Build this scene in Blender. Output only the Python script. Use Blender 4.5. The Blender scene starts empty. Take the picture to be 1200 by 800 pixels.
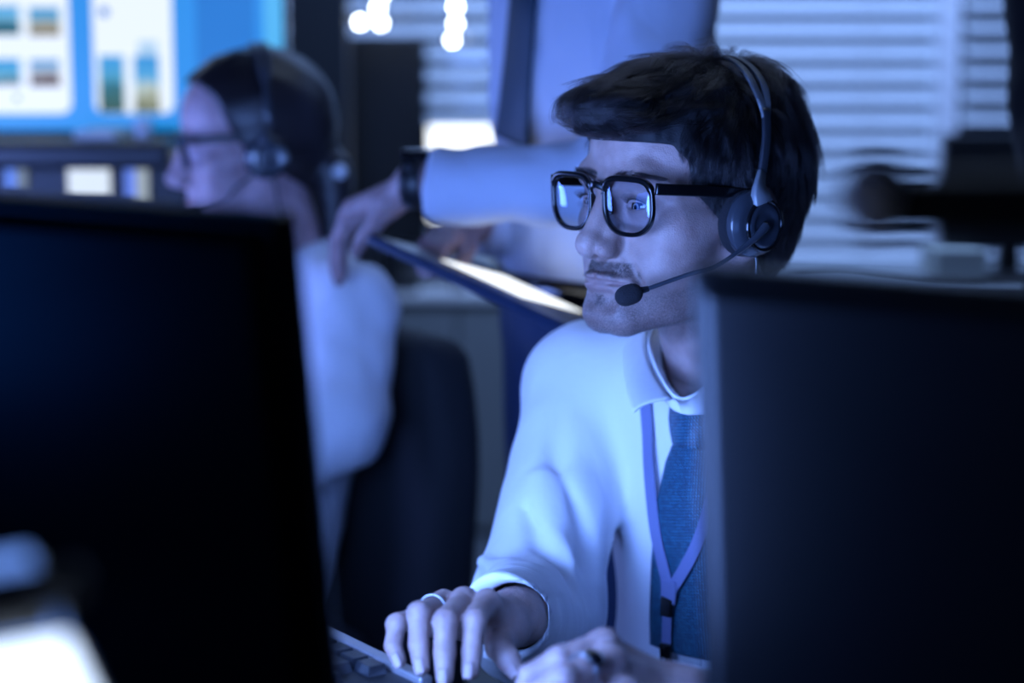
import bpy, bmesh, math, random
import numpy as np
from mathutils import Vector, Matrix, Euler

# ------------------------------------------------------------------ camera, world, lights, exposure
scene = bpy.context.scene
COL = scene.collection
CAM_H, PITCH, FPX = 1.245, math.radians(8.8), 70.0 / 36.0 * 1200.0
cam_d = bpy.data.cameras.new('camera')
cam_d.lens = 70.0
cam_d.sensor_width = 36.0
cam_d.clip_start = 0.05
cam_d.dof.use_dof = True
cam_d.dof.focus_distance = 1.63
cam_d.dof.aperture_fstop = 2.7
cam = bpy.data.objects.new('camera', cam_d)
COL.objects.link(cam)
cam.location = (0, 0, CAM_H)
cam.rotation_euler = (math.pi / 2 - PITCH, 0, 0)
scene.camera = cam

world = bpy.data.worlds.new('world')
scene.world = world
world.use_nodes = True
world.node_tree.nodes['Background'].inputs[0].default_value = (0.10, 0.22, 0.62, 1)
world.node_tree.nodes['Background'].inputs[1].default_value = 0.012

vs = scene.view_settings
vs.view_transform = 'Standard'
vs.look = 'None'
vs.exposure = 0.0
vs.gamma = 1.0
vs.use_curve_mapping = False


def area_light(name, loc, target, size, size_y, power, color, spread=180):
    ld = bpy.data.lights.new(name, 'AREA')
    ld.shape = 'RECTANGLE'
    ld.size, ld.size_y = size, size_y
    ld.energy = power
    ld.color = color
    ld.spread = math.radians(spread)
    o = bpy.data.objects.new(name, ld)
    COL.objects.link(o)
    o.location = loc
    o.rotation_euler = (Vector(target) - Vector(loc)).to_track_quat('-Z', 'Y').to_euler()
    return o


# overhead lights out of frame; the first is added to brighten the blinds
area_light('overhead_light', (0.7, 4.0, 2.55), (0.9, 4.9, 0.9), 2.6, 0.5, 80, (0.29, 0.48, 1.0))
area_light('overhead_light', (0.5, 2.6, 2.55), (0.3, 2.3, 0.9), 1.2, 0.6, 4.5, (0.50, 0.68, 1.0))


def P(px, py, depth):
    """pixel of the 1200x800 frame + camera depth -> world point"""
    u = (px - 600.0) / FPX * depth
    v = (400.0 - py) / FPX * depth
    c, s = math.cos(PITCH), math.sin(PITCH)
    return np.array([u, v * s + depth * c, CAM_H + v * c - depth * s])


def proj(p):
    c, s = math.cos(PITCH), math.sin(PITCH)
    y, z = p[1], p[2] - CAM_H
    d = y * c - z * s
    v = y * s + z * c
    return (600 + p[0] / d * FPX, 400 - v / d * FPX, d)


# ------------------------------------------------------------------ materials
def nodes_of(m):
    m.use_nodes = True
    return m.node_tree.nodes, m.node_tree.links, m.node_tree.nodes['Principled BSDF']


def mat(name, color, rough=0.5, metal=0.0, noise=0.0, nscale=60.0, bump=0.0, bscale=200.0, spec=0.5, coat=0.0,
        sub=0.0, emit=None, estr=0.0, sheen=0.0, aniso=(1, 1, 1)):
    m = bpy.data.materials.new(name)
    n, l, b = nodes_of(m)
    b.inputs['Base Color'].default_value = (*color, 1)
    b.inputs['Roughness'].default_value = rough
    b.inputs['Metallic'].default_value = metal
    b.inputs['Specular IOR Level'].default_value = spec
    b.inputs['Coat Weight'].default_value = coat
    if sheen:
        b.inputs['Sheen Weight'].default_value = sheen
    if sub:
        b.inputs['Subsurface Weight'].default_value = sub
        b.inputs['Subsurface Radius'].default_value = (1.0, 0.4, 0.25)
        b.inputs['Subsurface Scale'].default_value = 0.004
    tc = n.new('ShaderNodeTexCoord')
    mp = n.new('ShaderNodeMapping')
    mp.inputs['Scale'].default_value = aniso
    l.new(tc.outputs['Object'], mp.inputs['Vector'])
    if noise:
        t = n.new('ShaderNodeTexNoise')
        t.inputs['Scale'].default_value = nscale
        t.inputs['Detail'].default_value = 4
        l.new(mp.outputs[0], t.inputs['Vector'])
        r = n.new('ShaderNodeMapRange')
        r.inputs['To Min'].default_value = 1 - noise
        r.inputs['To Max'].default_value = 1 + noise
        l.new(t.outputs[0], r.inputs['Value'])
        mx = n.new('ShaderNodeVectorMath')
        mx.operation = 'SCALE'
        mx.inputs[0].default_value = color
        l.new(r.outputs[0], mx.inputs['Scale'])
        l.new(mx.outputs[0], b.inputs['Base Color'])
    if bump:
        t = n.new('ShaderNodeTexNoise')
        t.inputs['Scale'].default_value = bscale
        t.inputs['Detail'].default_value = 3
        l.new(mp.outputs[0], t.inputs['Vector'])
        bp = n.new('ShaderNodeBump')
        bp.inputs['Strength'].default_value = bump
        bp.inputs['Distance'].default_value = 0.001
        l.new(t.outputs[0], bp.inputs['Height'])
        l.new(bp.outputs[0], b.inputs['Normal'])
    if emit:
        b.inputs['Emission Color'].default_value = (*emit, 1)
        b.inputs['Emission Strength'].default_value = estr
    return m


def skin_mat(name, base, lip, beard):
    m = bpy.data.materials.new(name)
    n, l, b = nodes_of(m)
    b.inputs['Roughness'].default_value = 0.48
    b.inputs['Specular IOR Level'].default_value = 0.42
    b.inputs['Subsurface Weight'].default_value = 0.18
    b.inputs['Subsurface Radius'].default_value = (1.0, 0.4, 0.25)
    b.inputs['Subsurface Scale'].default_value = 0.004
    tc = n.new('ShaderNodeTexCoord')
    t = n.new('ShaderNodeTexNoise')
    t.inputs['Scale'].default_value = 55
    t.inputs['Detail'].default_value = 6
    l.new(tc.outputs['Object'], t.inputs['Vector'])
    r = n.new('ShaderNodeValToRGB')
    r.color_ramp.elements[0].position = 0.3
    r.color_ramp.elements[0].color = (base[0] * .78, base[1] * .72, base[2] * .72, 1)
    r.color_ramp.elements[1].position = 0.7
    r.color_ramp.elements[1].color = (base[0] * 1.12, base[1] * 1.1, base[2] * 1.1, 1)
    l.new(t.outputs[0], r.inputs[0])
    prev = r.outputs[0]
    for attr, colr, f in (('lip', lip, 1.0), ('beard', beard, 1.0)):
        a = n.new('ShaderNodeAttribute')
        a.attribute_name = attr
        mx = n.new('ShaderNodeMix')
        mx.data_type = 'RGBA'
        mx.inputs['B'].default_value = (*colr, 1)
        if attr == 'beard':
            t2 = n.new('ShaderNodeTexNoise')
            t2.inputs['Scale'].default_value = 900
            l.new(tc.outputs['Object'], t2.inputs['Vector'])
            r2 = n.new('ShaderNodeMapRange')
            r2.inputs['From Min'].default_value = .35
            r2.inputs['From Max'].default_value = .62
            r2.inputs['To Min'].default_value = .35
            r2.inputs['To Max'].default_value = 1
            l.new(t2.outputs[0], r2.inputs['Value'])
            mm = n.new('ShaderNodeMath')
            mm.operation = 'MULTIPLY'
            l.new(a.outputs['Fac'], mm.inputs[0])
            l.new(r2.outputs[0], mm.inputs[1])
            l.new(mm.outputs[0], mx.inputs['Factor'])
        else:
            l.new(a.outputs['Fac'], mx.inputs['Factor'])
        l.new(prev, mx.inputs['A'])
        prev = mx.outputs['Result']
    l.new(prev, b.inputs['Base Color'])
    v = n.new('ShaderNodeTexVoronoi')
    v.inputs['Scale'].default_value = 700
    l.new(tc.outputs['Object'], v.inputs['Vector'])
    t3 = n.new('ShaderNodeTexNoise')
    t3.inputs['Scale'].default_value = 160
    t3.inputs['Detail'].default_value = 5
    l.new(tc.outputs['Object'], t3.inputs['Vector'])
    ad = n.new('ShaderNodeMath')
    l.new(v.outputs['Distance'], ad.inputs[0])
    l.new(t3.outputs[0], ad.inputs[1])
    bp = n.new('ShaderNodeBump')
    bp.inputs['Strength'].default_value = 0.35
    bp.inputs['Distance'].default_value = 0.0008
    l.new(ad.outputs[0], bp.inputs['Height'])
    l.new(bp.outputs[0], b.inputs['Normal'])
    return m


def cloth_mat(name, color, rough=0.8, weave=0.25, wrinkle=0.5):
    m = bpy.data.materials.new(name)
    n, l, b = nodes_of(m)
    b.inputs['Base Color'].default_value = (*color, 1)
    b.inputs['Roughness'].default_value = rough
    b.inputs['Specular IOR Level'].default_value = 0.25
    b.inputs['Sheen Weight'].default_value = 0.08
    tc = n.new('ShaderNodeTexCoord')
    t = n.new('ShaderNodeTexNoise')
    t.inputs['Scale'].default_value = 900
    l.new(tc.outputs['Object'], t.inputs['Vector'])
    bp = n.new('ShaderNodeBump')
    bp.inputs['Strength'].default_value = weave
    bp.inputs['Distance'].default_value = 0.0003
    l.new(t.outputs[0], bp.inputs['Height'])
    t2 = n.new('ShaderNodeTexNoise')
    t2.inputs['Scale'].default_value = 16
    t2.inputs['Detail'].default_value = 3
    t2.inputs['Distortion'].default_value = 0.6
    mp = n.new('ShaderNodeMapping')
    mp.inputs['Scale'].default_value = (1, 1, .35)
    l.new(tc.outputs['Object'], mp.inputs['Vector'])
    l.new(mp.outputs[0], t2.inputs['Vector'])
    bp2 = n.new('ShaderNodeBump')
    bp2.inputs['Strength'].default_value = wrinkle
    bp2.inputs['Distance'].default_value = 0.01
    l.new(t2.outputs[0], bp2.inputs['Height'])
    l.new(bp.outputs[0], bp2.inputs['Normal'])
    l.new(bp2.outputs[0], b.inputs['Normal'])
    return m


def emis_mat(name, color, strength):
    m = bpy.data.materials.new(name)
    n, l, b = nodes_of(m)
    b.inputs['Base Color'].default_value = (0, 0, 0, 1)
    b.inputs['Roughness'].default_value = 0.3
    b.inputs['Emission Color'].default_value = (*color, 1)
    b.inputs['Emission Strength'].default_value = strength
    return m


def hair_mat(name, color=(0.012, 0.010, 0.012), rough=0.3):
    m = bpy.data.materials.new(name)
    m.use_nodes = True
    n, l = m.node_tree.nodes, m.node_tree.links
    n.clear()
    h = n.new('ShaderNodeBsdfHairPrincipled')
    h.parametrization = 'COLOR'
    h.inputs['Color'].default_value = (*color, 1)
    h.inputs['Roughness'].default_value = rough
    h.inputs['Radial Roughness'].default_value = 0.35
    o = n.new('ShaderNodeOutputMaterial')
    l.new(h.outputs[0], o.inputs[0])
    return m


M = {}
M['skin_hero'] = skin_mat('skin_tan', (0.37, 0.26, 0.235), (0.22, 0.125, 0.125), (0.035, 0.028, 0.03))
M['skin_woman'] = skin_mat('skin_light', (0.46, 0.32, 0.33), (0.5, 0.2, 0.2), (0.1, 0.05, 0.04))
M['skin_stand'] = skin_mat('skin_stand', (0.38, 0.26, 0.26), (0.5, 0.2, 0.2), (0.1, 0.05, 0.04))
M['shirt_hero'] = cloth_mat('white_shirt_cotton', (0.82, 0.82, 0.84), wrinkle=0.45)
M['shirt_soft'] = cloth_mat('white_blouse_cotton', (0.74, 0.75, 0.80), wrinkle=0.9)
M['shirt_blue'] = cloth_mat('pale_blue_shirt_cotton', (0.50, 0.54, 0.66), wrinkle=0.9)
M['trouser'] = cloth_mat('navy_trousers', (0.022, 0.04, 0.10))
M['dark_cloth'] = cloth_mat('dark_cloth', (0.012, 0.014, 0.022))
M['chair'] = mat('chair_fabric', (0.010, 0.012, 0.016), 0.85, bump=0.3, bscale=600)
M['black_plastic'] = mat('black_plastic', (0.012, 0.013, 0.015), 0.42, bump=0.1, bscale=900)
M['shell'] = mat('monitor_shell', (0.004, 0.0045, 0.006), 0.32, bump=0.04, bscale=1200, spec=.22)
M['gloss_black'] = mat('gloss_black', (0.006, 0.006, 0.007), 0.12, coat=0.6)
M['frame'] = mat('black_acetate', (0.004, 0.004, 0.005), 0.24, coat=0.25, spec=.4)
M['headset'] = mat('headset_grey', (0.20, 0.215, 0.235), 0.36, spec=0.6)
M['headset_dark'] = mat('headset_dark', (0.012, 0.014, 0.018), 0.25, coat=0.4)
M['foam'] = mat('mic_foam', (0.010, 0.010, 0.014), 0.95, bump=1.0, bscale=900)
M['silver'] = mat('silver', (0.42, 0.42, 0.45), 0.28, 1.0)
M['brushed'] = mat('brushed_alloy', (0.50, 0.48, 0.50), 0.38, 0.75, noise=.1, nscale=300)
M['stone'] = mat('black_stone', (0.004, 0.004, 0.006), 0.06, coat=1.0)
M['key'] = mat('key_plastic', (0.015, 0.017, 0.021), 0.28, bump=0.1, bscale=1500, coat=.5)
M['desk'] = mat('black_desk', (0.012, 0.012, 0.014), 0.42, noise=.2, nscale=90)
M['lanyard'] = cloth_mat('lanyard_ribbon', (0.17, 0.19, 0.34), wrinkle=0.0)
M['hair_core'] = mat('hair_core', (0.006, 0.006, 0.008), 0.75, bump=0.5, bscale=500)
M['hair'] = hair_mat('black_hair', (.010, .0085, .010), .26)
M['hair_w'] = hair_mat('dark_brown_hair', (0.02, 0.014, 0.014), 0.3)
M['beard'] = hair_mat('beard_hair', (0.01, 0.009, 0.009), 0.4)
M['white_plastic'] = mat('white_plastic', (0.7, 0.72, 0.74), 0.45)
M['blind'] = mat('blind_slat', (0.66, 0.70, 0.74), 0.5)
M['wall_dark'] = mat('wall_dark_paint', (0.018, 0.022, 0.03), 0.8, noise=.1, nscale=8)
M['wall_grey'] = mat('wall_grey_paint', (0.20, 0.22, 0.23), 0.8, noise=.06, nscale=10)
M['floor'] = mat('grey_carpet', (0.07, 0.08, 0.09), 0.9, noise=.2, nscale=300)
M['cream'] = mat('cream_box', (0.33, 0.36, 0.33), 0.7)


# ------------------------------------------------------------------ object helpers
def new_obj(name, data, material=None, parent=None):
    o = bpy.data.objects.new(name, data)
    COL.objects.link(o)
    if material is not None and hasattr(data, 'materials') and len(data.materials) == 0:
        data.materials.append(material)
    if parent is not None:
        o.parent = parent
        o.matrix_parent_inverse = parent.matrix_basis.inverted()
    return o


def thing(name, label, cat, loc=(0, 0, 0), rotz=0.0, group=None):
    o = bpy.data.objects.new(name, None)
    o.empty_display_size = 0.05
    COL.objects.link(o)
    o.location = loc
    o.rotation_euler = (0, 0, rotz)
    return tag(o, label, cat, group)


def tag(o, label, cat, group=None):
    o['label'] = label
    o['category'] = cat
    if group:
        o['group'] = group
    return o


def struct(o):
    o['kind'] = 'structure'
    return o


def mesh_np(name, verts, faces, material, parent=None, smooth=True, attrs=None, solid=0.0):
    me = bpy.data.meshes.new(name)
    me.from_pydata([tuple(map(float, v)) for v in verts], [], [tuple(map(int, f)) for f in faces])
    if smooth:
        me.polygons.foreach_set('use_smooth', [True] * len(me.polygons))
    if attrs:
        for k, a in attrs.items():
            at = me.attributes.new(k, 'FLOAT', 'POINT')
            at.data.foreach_set('value', np.asarray(a, dtype=np.float32))
    me.update()
    o = new_obj(name, me, material, parent)
    if solid:
        sm = o.modifiers.new('solid', 'SOLIDIFY')
        sm.thickness = solid
        sm.offset = 0
    return o


def bm_obj(name, bm, material, parent=None, smooth=False, bevel=0.0, seg=2, loc=None, rot=None):
    me = bpy.data.meshes.new(name)
    bm.normal_update()
    bm.to_mesh(me)
    bm.free()
    if smooth:
        me.polygons.foreach_set('use_smooth', [True] * len(me.polygons))
    o = new_obj(name, me, material, None)
    if loc is not None:
        o.location = loc
    if rot is not None:
        o.rotation_euler = rot
    if parent is not None:
        o.parent = parent
        o.matrix_parent_inverse = parent.matrix_basis.inverted()
    if bevel:
        b = o.modifiers.new('bevel', 'BEVEL')
        b.width = bevel
        b.segments = seg
        b.limit_method = 'ANGLE'
    return o


def add_box(bm, c, s, rot=None):
    r = bmesh.ops.create_cube(bm, size=1.0)
    mt = Matrix.Translation(Vector(c)) @ ((rot.to_4x4()) if rot is not None else Matrix.Identity(4)) @ Matrix.Diagonal((*s, 1))
    bmesh.ops.transform(bm, matrix=mt, verts=r['verts'])
    return r['verts']


def box(name, c, s, material, parent=None, bevel=0.0, rot=None, seg=2):
    bm = bmesh.new()
    add_box(bm, (0, 0, 0), s)
    return bm_obj(name, bm, material, parent, bevel=bevel, seg=seg, loc=c, rot=rot)


def add_cyl(bm, a, b, r1, r2=None, seg=20, cap=True):
    a, b = Vector(a), Vector(b)
    r2 = r1 if r2 is None else r2
    d = b - a
    q = d.to_track_quat('Z', 'Y').to_matrix().to_4x4()
    r = bmesh.ops.create_cone(bm, cap_ends=cap, segments=seg, radius1=r1, radius2=r2, depth=d.length)
    bmesh.ops.transform(bm, matrix=Matrix.Translation((a + b) / 2) @ q, verts=r['verts'])
    return r['verts']


def add_tube(bm, pts, rad, seg=10, closed=False, flat=None, up=None):
    """sweep an ellipse (rad or per point) along pts; flat=(ra, rb) with up vectors gives a ribbon"""
    pts = [Vector(p) for p in pts]
    n = len(pts)
    rings = []
    prev = None
    for i, p in enumerate(pts):
        if closed:
            t = pts[(i + 1) % n] - pts[i - 1]
        else:
            t = pts[min(i + 1, n - 1)] - pts[max(i - 1, 0)]
        t.normalize()
        if up is not None:
            u = Vector(up[i] if isinstance(up, list) else up)
        elif prev is not None:
            u = prev
        else:
            u = Vector((0, 0, 1)) if abs(t.z) < 0.9 else Vector((1, 0, 0))
        u = (u - t * u.dot(t)).normalized()
        prev = u
        w = t.cross(u)
        rr = rad[i] if isinstance(rad, (list, tuple)) else rad
        ring = []
        for k in range(seg):
            a = 2 * math.pi * k / seg
            if flat:
                ca, sa = math.cos(a), math.sin(a)
                e = 0.35
                cu = math.copysign(abs(ca) ** e, ca) * flat[0] * rr
                cw = math.copysign(abs(sa) ** e, sa) * flat[1] * rr
            else:
                cu, cw = math.cos(a) * rr, math.sin(a) * rr
            ring.append(bm.verts.new(p + u * cu + w * cw))
        rings.append(ring)
    m = n if closed else n - 1
    for i in range(m):
        A, B = rings[i], rings[(i + 1) % n]
        for k in range(seg):
            bm.faces.new((A[k], A[(k + 1) % seg], B[(k + 1) % seg], B[k]))
    if not closed:
        bm.faces.new(rings[0][::-1])
        bm.faces.new(rings[-1])
    return rings


def smooth_path(pts, n=8):
    """Catmull-Rom through pts"""
    pts = [np.array(p, float) for p in pts]
    out = []
    for i in range(len(pts) - 1):
        p0 = pts[max(i - 1, 0)]
        p1, p2 = pts[i], pts[i + 1]
        p3 = pts[min(i + 2, len(pts) - 1)]
        for k in range(n):
            t = k / n
            out.append(0.5 * (2 * p1 + (p2 - p0) * t + (2 * p0 - 5 * p1 + 4 * p2 - p3) * t * t + (3 * p1 - p0 - 3 * p2 + p3) * t ** 3))
    out.append(pts[-1])
    return out


# ------------------------------------------------------------------ implicit surfaces
def A(*v):
    return np.array(v, float)


def ell(p, c, r):
    q = p - A(*c)
    r = A(*r)
    k0 = np.sqrt(((q / r) ** 2).sum(1)) + 1e-9
    k1 = np.sqrt(((q / (r * r)) ** 2).sum(1)) + 1e-9
    return k0 * (k0 - 1) / k1


def sph(p, c, r):
    return np.sqrt(((p - A(*c)) ** 2).sum(1)) - r


def cone(p, a, b, r1, r2):
    a, b = A(*a), A(*b)
    ba = b - a
    pa = p - a
    t = np.clip(pa @ ba / (ba @ ba + 1e-12), 0, 1)
    return np.sqrt(((pa - t[:, None] * ba) ** 2).sum(1)) - (r1 + (r2 - r1) * t)


def smin(a, b, k):
    h = np.clip(.5 + .5 * (b - a) / k, 0, 1)
    return b * (1 - h) + a * h - k * h * (1 - h)


def smax(a, b, k):
    return -smin(-a, -b, k)


def surfnet(f, lo, hi, h, slack=1.5):
    lo, hi = A(*lo), A(*hi)
    F = 4
    nb = np.ceil((hi - lo) / (h * F)).astype(int)
    cx = [lo[i] + (np.arange(nb[i]) + .5) * h * F for i in range(3)]
    G = np.stack(np.meshgrid(*cx, indexing='ij'), -1).reshape(-1, 3)
    fc = f(G).reshape(nb)
    act = np.abs(fc) < h * F * 0.87 * slack
    nn = nb * F + 1
    sg = np.where(fc < 0, -1.0, 1.0)
    D = np.ones(nn)
    D[:-1, :-1, :-1] = np.repeat(np.repeat(np.repeat(sg, F, 0), F, 1), F, 2)
    D[-1] = D[-2]
    D[:, -1] = D[:, -2]
    D[:, :, -1] = D[:, :, -2]
    mask = np.zeros(nn, bool)
    ar = np.repeat(np.repeat(np.repeat(act, F, 0), F, 1), F, 2)
    for dx in (0, 1):
        for dy in (0, 1):
            for dz in (0, 1):
                mask[dx:nn[0] - 1 + dx, dy:nn[1] - 1 + dy, dz:nn[2] - 1 + dz] |= ar
    idx = np.argwhere(mask)
    vals = np.empty(len(idx))
    for s in range(0, len(idx), 400000):
        vals[s:s + 400000] = f(lo + idx[s:s + 400000] * h)
    D[mask] = vals
    S = D < 0
    cnt = np.zeros(nn - 1, np.int8)
    for dx in (0, 1):
        for dy in (0, 1):
            for dz in (0, 1):
                cnt += S[dx:nn[0] - 1 + dx, dy:nn[1] - 1 + dy, dz:nn[2] - 1 + dz]
    cells = np.argwhere((cnt > 0) & (cnt < 8))
    vid = -np.ones(nn - 1, int)
    vid[tuple(cells.T)] = np.arange(len(cells))
    acc = np.zeros((len(cells), 3))
    num = np.zeros(len(cells))
    for ax in range(3):
        o1, o2 = [i for i in range(3) if i != ax]
        for i in (0, 1):
            for j in (0, 1):
                a = cells.copy()
                a[:, o1] += i
                a[:, o2] += j
                b = a.copy()
                b[:, ax] += 1
                da, db = D[tuple(a.T)], D[tuple(b.T)]
                m = (da < 0) != (db < 0)
                t = da[m] / (da[m] - db[m])
                pt = a[m].astype(float)
                pt[:, ax] += t
                acc[m] += pt
                num[m] += 1
    V = lo + acc / num[:, None] * h
    faces = []
    for ax in range(3):
        o1, o2 = (ax + 1) % 3, (ax + 2) % 3
        sl0 = [slice(None)] * 3
        sl1 = [slice(None)] * 3
        sl0[ax] = slice(0, -1)
        sl1[ax] = slice(1, None)
        ch = S[tuple(sl0)] != S[tuple(sl1)]
        e = np.argwhere(ch)
        ok = (e[:, o1] > 0) & (e[:, o2] > 0) & (e[:, o1] < nn[o1] - 1) & (e[:, o2] < nn[o2] - 1)
        e = e[ok]
        neg = S[tuple(e.T)]

        def c(d1, d2):
            q = e.copy()
            q[:, o1] -= d1
            q[:, o2] -= d2
            return vid[tuple(q.T)]
        q = np.stack([c(1, 1), c(0, 1), c(0, 0), c(1, 0)], 1)
        q[~neg] = q[~neg][:, ::-1]
        faces.append(q)
    Q = np.concatenate(faces)
    Q = Q[(Q >= 0).all(1)]
    return V, Q


def value_noise(p, scale, seed=0):
    q = p * scale + seed * 17.31
    i = np.floor(q).astype(np.int64)
    f = q - i
    f = f * f * (3 - 2 * f)
    r = 0

    def hsh(a):
        n = a[:, 0] * 73856093 ^ a[:, 1] * 19349663 ^ a[:, 2] * 83492791 ^ (seed * 2654435)
        n = (n ^ (n >> 13)) * 1274126177
        n = n & 0x7fffffff
        return (n % 10007) / 10007.0
    for dx in (0, 1):
        for dy in (0, 1):
            for dz in (0, 1):
                w = (f[:, 0] if dx else 1 - f[:, 0]) * (f[:, 1] if dy else 1 - f[:, 1]) * (f[:, 2] if dz else 1 - f[:, 2])
                r = r + w * hsh(i + np.array([dx, dy, dz]))
    return r * 2 - 1


def grad(f, p, e=0.0012):
    g = np.stack([f(p + A(e, 0, 0)) - f(p - A(e, 0, 0)), f(p + A(0, e, 0)) - f(p - A(0, e, 0)), f(p + A(0, 0, e)) - f(p - A(0, 0, e))], 1)
    return g / (np.linalg.norm(g, axis=1)[:, None] + 1e-9)


def strands(name, pts, rad, material, parent):
    """pts: (n, k, 3) world"""
    n, k, _ = pts.shape
    hc = bpy.data.hair_curves.new(name)
    hc.add_curves([k] * n)
    hc.attributes['position'].data.foreach_set('vector', pts.astype(np.float32).ravel())
    at = hc.attributes.get('radius') or hc.attributes.new('radius', 'FLOAT', 'POINT')
    tp = np.linspace(1, 0.25, k)[None, :] * np.broadcast_to(np.asarray(rad, float).reshape(-1, 1), (n, 1))
    at.data.foreach_set('value', tp.astype(np.float32).ravel())
    hc.materials.append(material)
    return new_obj(name, hc, None, parent)


class Frame:
    """local frame: +x person's left, -y forward, z up"""
    def __init__(s, origin, yaw, pitch=0.0, roll=0.0):
        s.M = Matrix.Translation(Vector(origin)) @ (Euler((0, 0, yaw)).to_matrix() @ Euler((pitch, 0, 0)).to_matrix() @ Euler((0, roll, 0)).to_matrix()).to_4x4()
        s.R = np.array(s.M.to_3x3())
        s.o = np.array(origin, float)

    def w(s, p):
        return np.asarray(p, float) @ s.R.T + s.o

    def l(s, p):
        return (np.asarray(p, float) - s.o) @ s.R
# ------------------------------------------------------------------ heads
EYE = (0.0310, -0.0745, -0.002)


def head_sdf(p, female=False, detail=True):
    x = np.abs(p[:, 0])
    q = np.stack([x, p[:, 1], p[:, 2]], 1)
    d = ell(q, (0, .012, .036), (.073, .094, .080))
    d = smin(d, ell(q, (0, -.028, .044), (.063, .062, .052)), .03)
    d = smin(d, ell(q, (0, -.032, -.028), (.058, .055, .066)), .03)
    d = smin(d, ell(q, (.044, -.053, -.024), (.022, .024, .017)), .022)
    d = smin(d, cone(q, (.052, -.055, -.018), (.068, .0, -.012), .011, .009), .02)
    jw = .9 if female else 1.0
    d = smin(d, cone(q, (.056 * jw, .008, -.045), (.051 * jw, -.004, -.075), .015, .016), .02)
    d = smin(d, cone(q, (.051 * jw, -.004, -.075), (.016, -.076, -.099), .016, .0165), .018)
    d = smin(d, ell(q, (0, -.084, -.0955), (.024, .0165, .018)), .015)
    d = smin(d, ell(q, (.034, -.045, -.060), (.026, .034, .034)), .022)
    d = smin(d, ell(q, (0, -.073, -.067), (.028, .023, .025)), .018)
    # brows and eye sockets
    if not female:
        d = smin(d, cone(q, (.008, -.086, .015), (.034, -.083, .0215), .0085, .0085), .014)
        d = smin(d, cone(q, (.034, -.083, .0215), (.053, -.067, .015), .0085, .007), .014)
    d = smax(d, -ell(q, (.0305, -.103, -.001), (.0185, .0195, .0125)), .012)
    d = smin(d, sph(q, EYE, .0152), .0055)
    # nose
    d = smin(d, cone(q, (0, -.090, .012), (0, -.110, -.032), .0068, .0085), .011)
    d = smin(d, cone(q, (0, -.088, -.004), (.0105, -.096, -.036), .008, .008), .010)
    d = smin(d, sph(q, (0, -.1125, -.0375), .0108), .006)
    d = smin(d, ell(q, (.0135, -.1015, -.0415), (.0072, .0105, .0082)), .005)
    d = smin(d, cone(q, (0, -.110, -.045), (0, -.096, -.051), .0045, .0045), .004)
    if detail:
        d = smax(d, -ell(q, (.0070, -.1045, -.0505), (.0034, .0062, .0042)), .002)
        d = smax(d, -cone(q, (.0205, -.094, -.036), (.021, -.090, -.047), .0012, .0015), .004)
        d = smax(d, -cone(q, (.023, -.092, -.044), (.034, -.080, -.068), .0012, .0012), .008)
        # lips
        d = smin(d, cone(q, (.003, -.1010, -.0645), (.014, -.0966, -.0662), .0034, .0029), .005)
        d = smin(d, cone(q, (.014, -.0968, -.0660), (.0255, -.0865, -.0695), .0034, .0018), .005)
        d = smin(d, cone(q, (0, -.0985, -.0742), (.014, -.0940, -.0738), .0049, .0041), .005)
        d = smin(d, cone(q, (.014, -.0940, -.0738), (.0255, -.0862, -.0705), .0048, .0018), .005)
        d = smax(d, -cone(q, (0, -.1055, -.0698), (.014, -.1005, -.0696), .0019, .0017), .0024)
        d = smax(d, -cone(q, (.014, -.1005, -.0696), (.0275, -.0878, -.0704), .0017, .0015), .0024)
        d = smax(d, -cone(q, (0, -.1055, -.053), (0, -.1068, -.061), .002, .0022), .004)
        d = smax(d, -cone(q, (0, -.1055, -.0860), (.013, -.1000, -.0865), .006, .006), .009)
        # eye opening and lid crease
        e = q - A(*EYE)
        c, s = math.cos(.08), math.sin(.08)
        e = np.stack([e[:, 0] * c + e[:, 2] * s, e[:, 1], -e[:, 0] * s + e[:, 2] * c], 1)
        d = smax(d, -ell(e, (0, -.0155, -.0006), (.0132, .0100, .0031)), .0012)
        d = smax(d, -cone(q, (.018, -.0905, .0035), (.030, -.0920, .0085), .0008, .0010), .0025)
        d = smax(d, -cone(q, (.030, -.0920, .0085), (.0455, -.0810, .0030), .0010, .0008), .0025)
    # ears
    a = ell(q, (.0765, .019, -.012), (.0070, .0185, .0300))
    a = smin(a, cone(q, (.0765, .001, -.030), (.0745, .006, -.041), .006, .0065), .006)
    if detail:
        a = smax(a, -ell(q, (.0835, .010, -.014), (.0055, .0095, .0150)), .003)
        a = smax(a, -ell(q, (.0840, .018, .002), (.0045, .0065, .0130)), .003)
    d = smin(d, a, .005)
    return d


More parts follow.
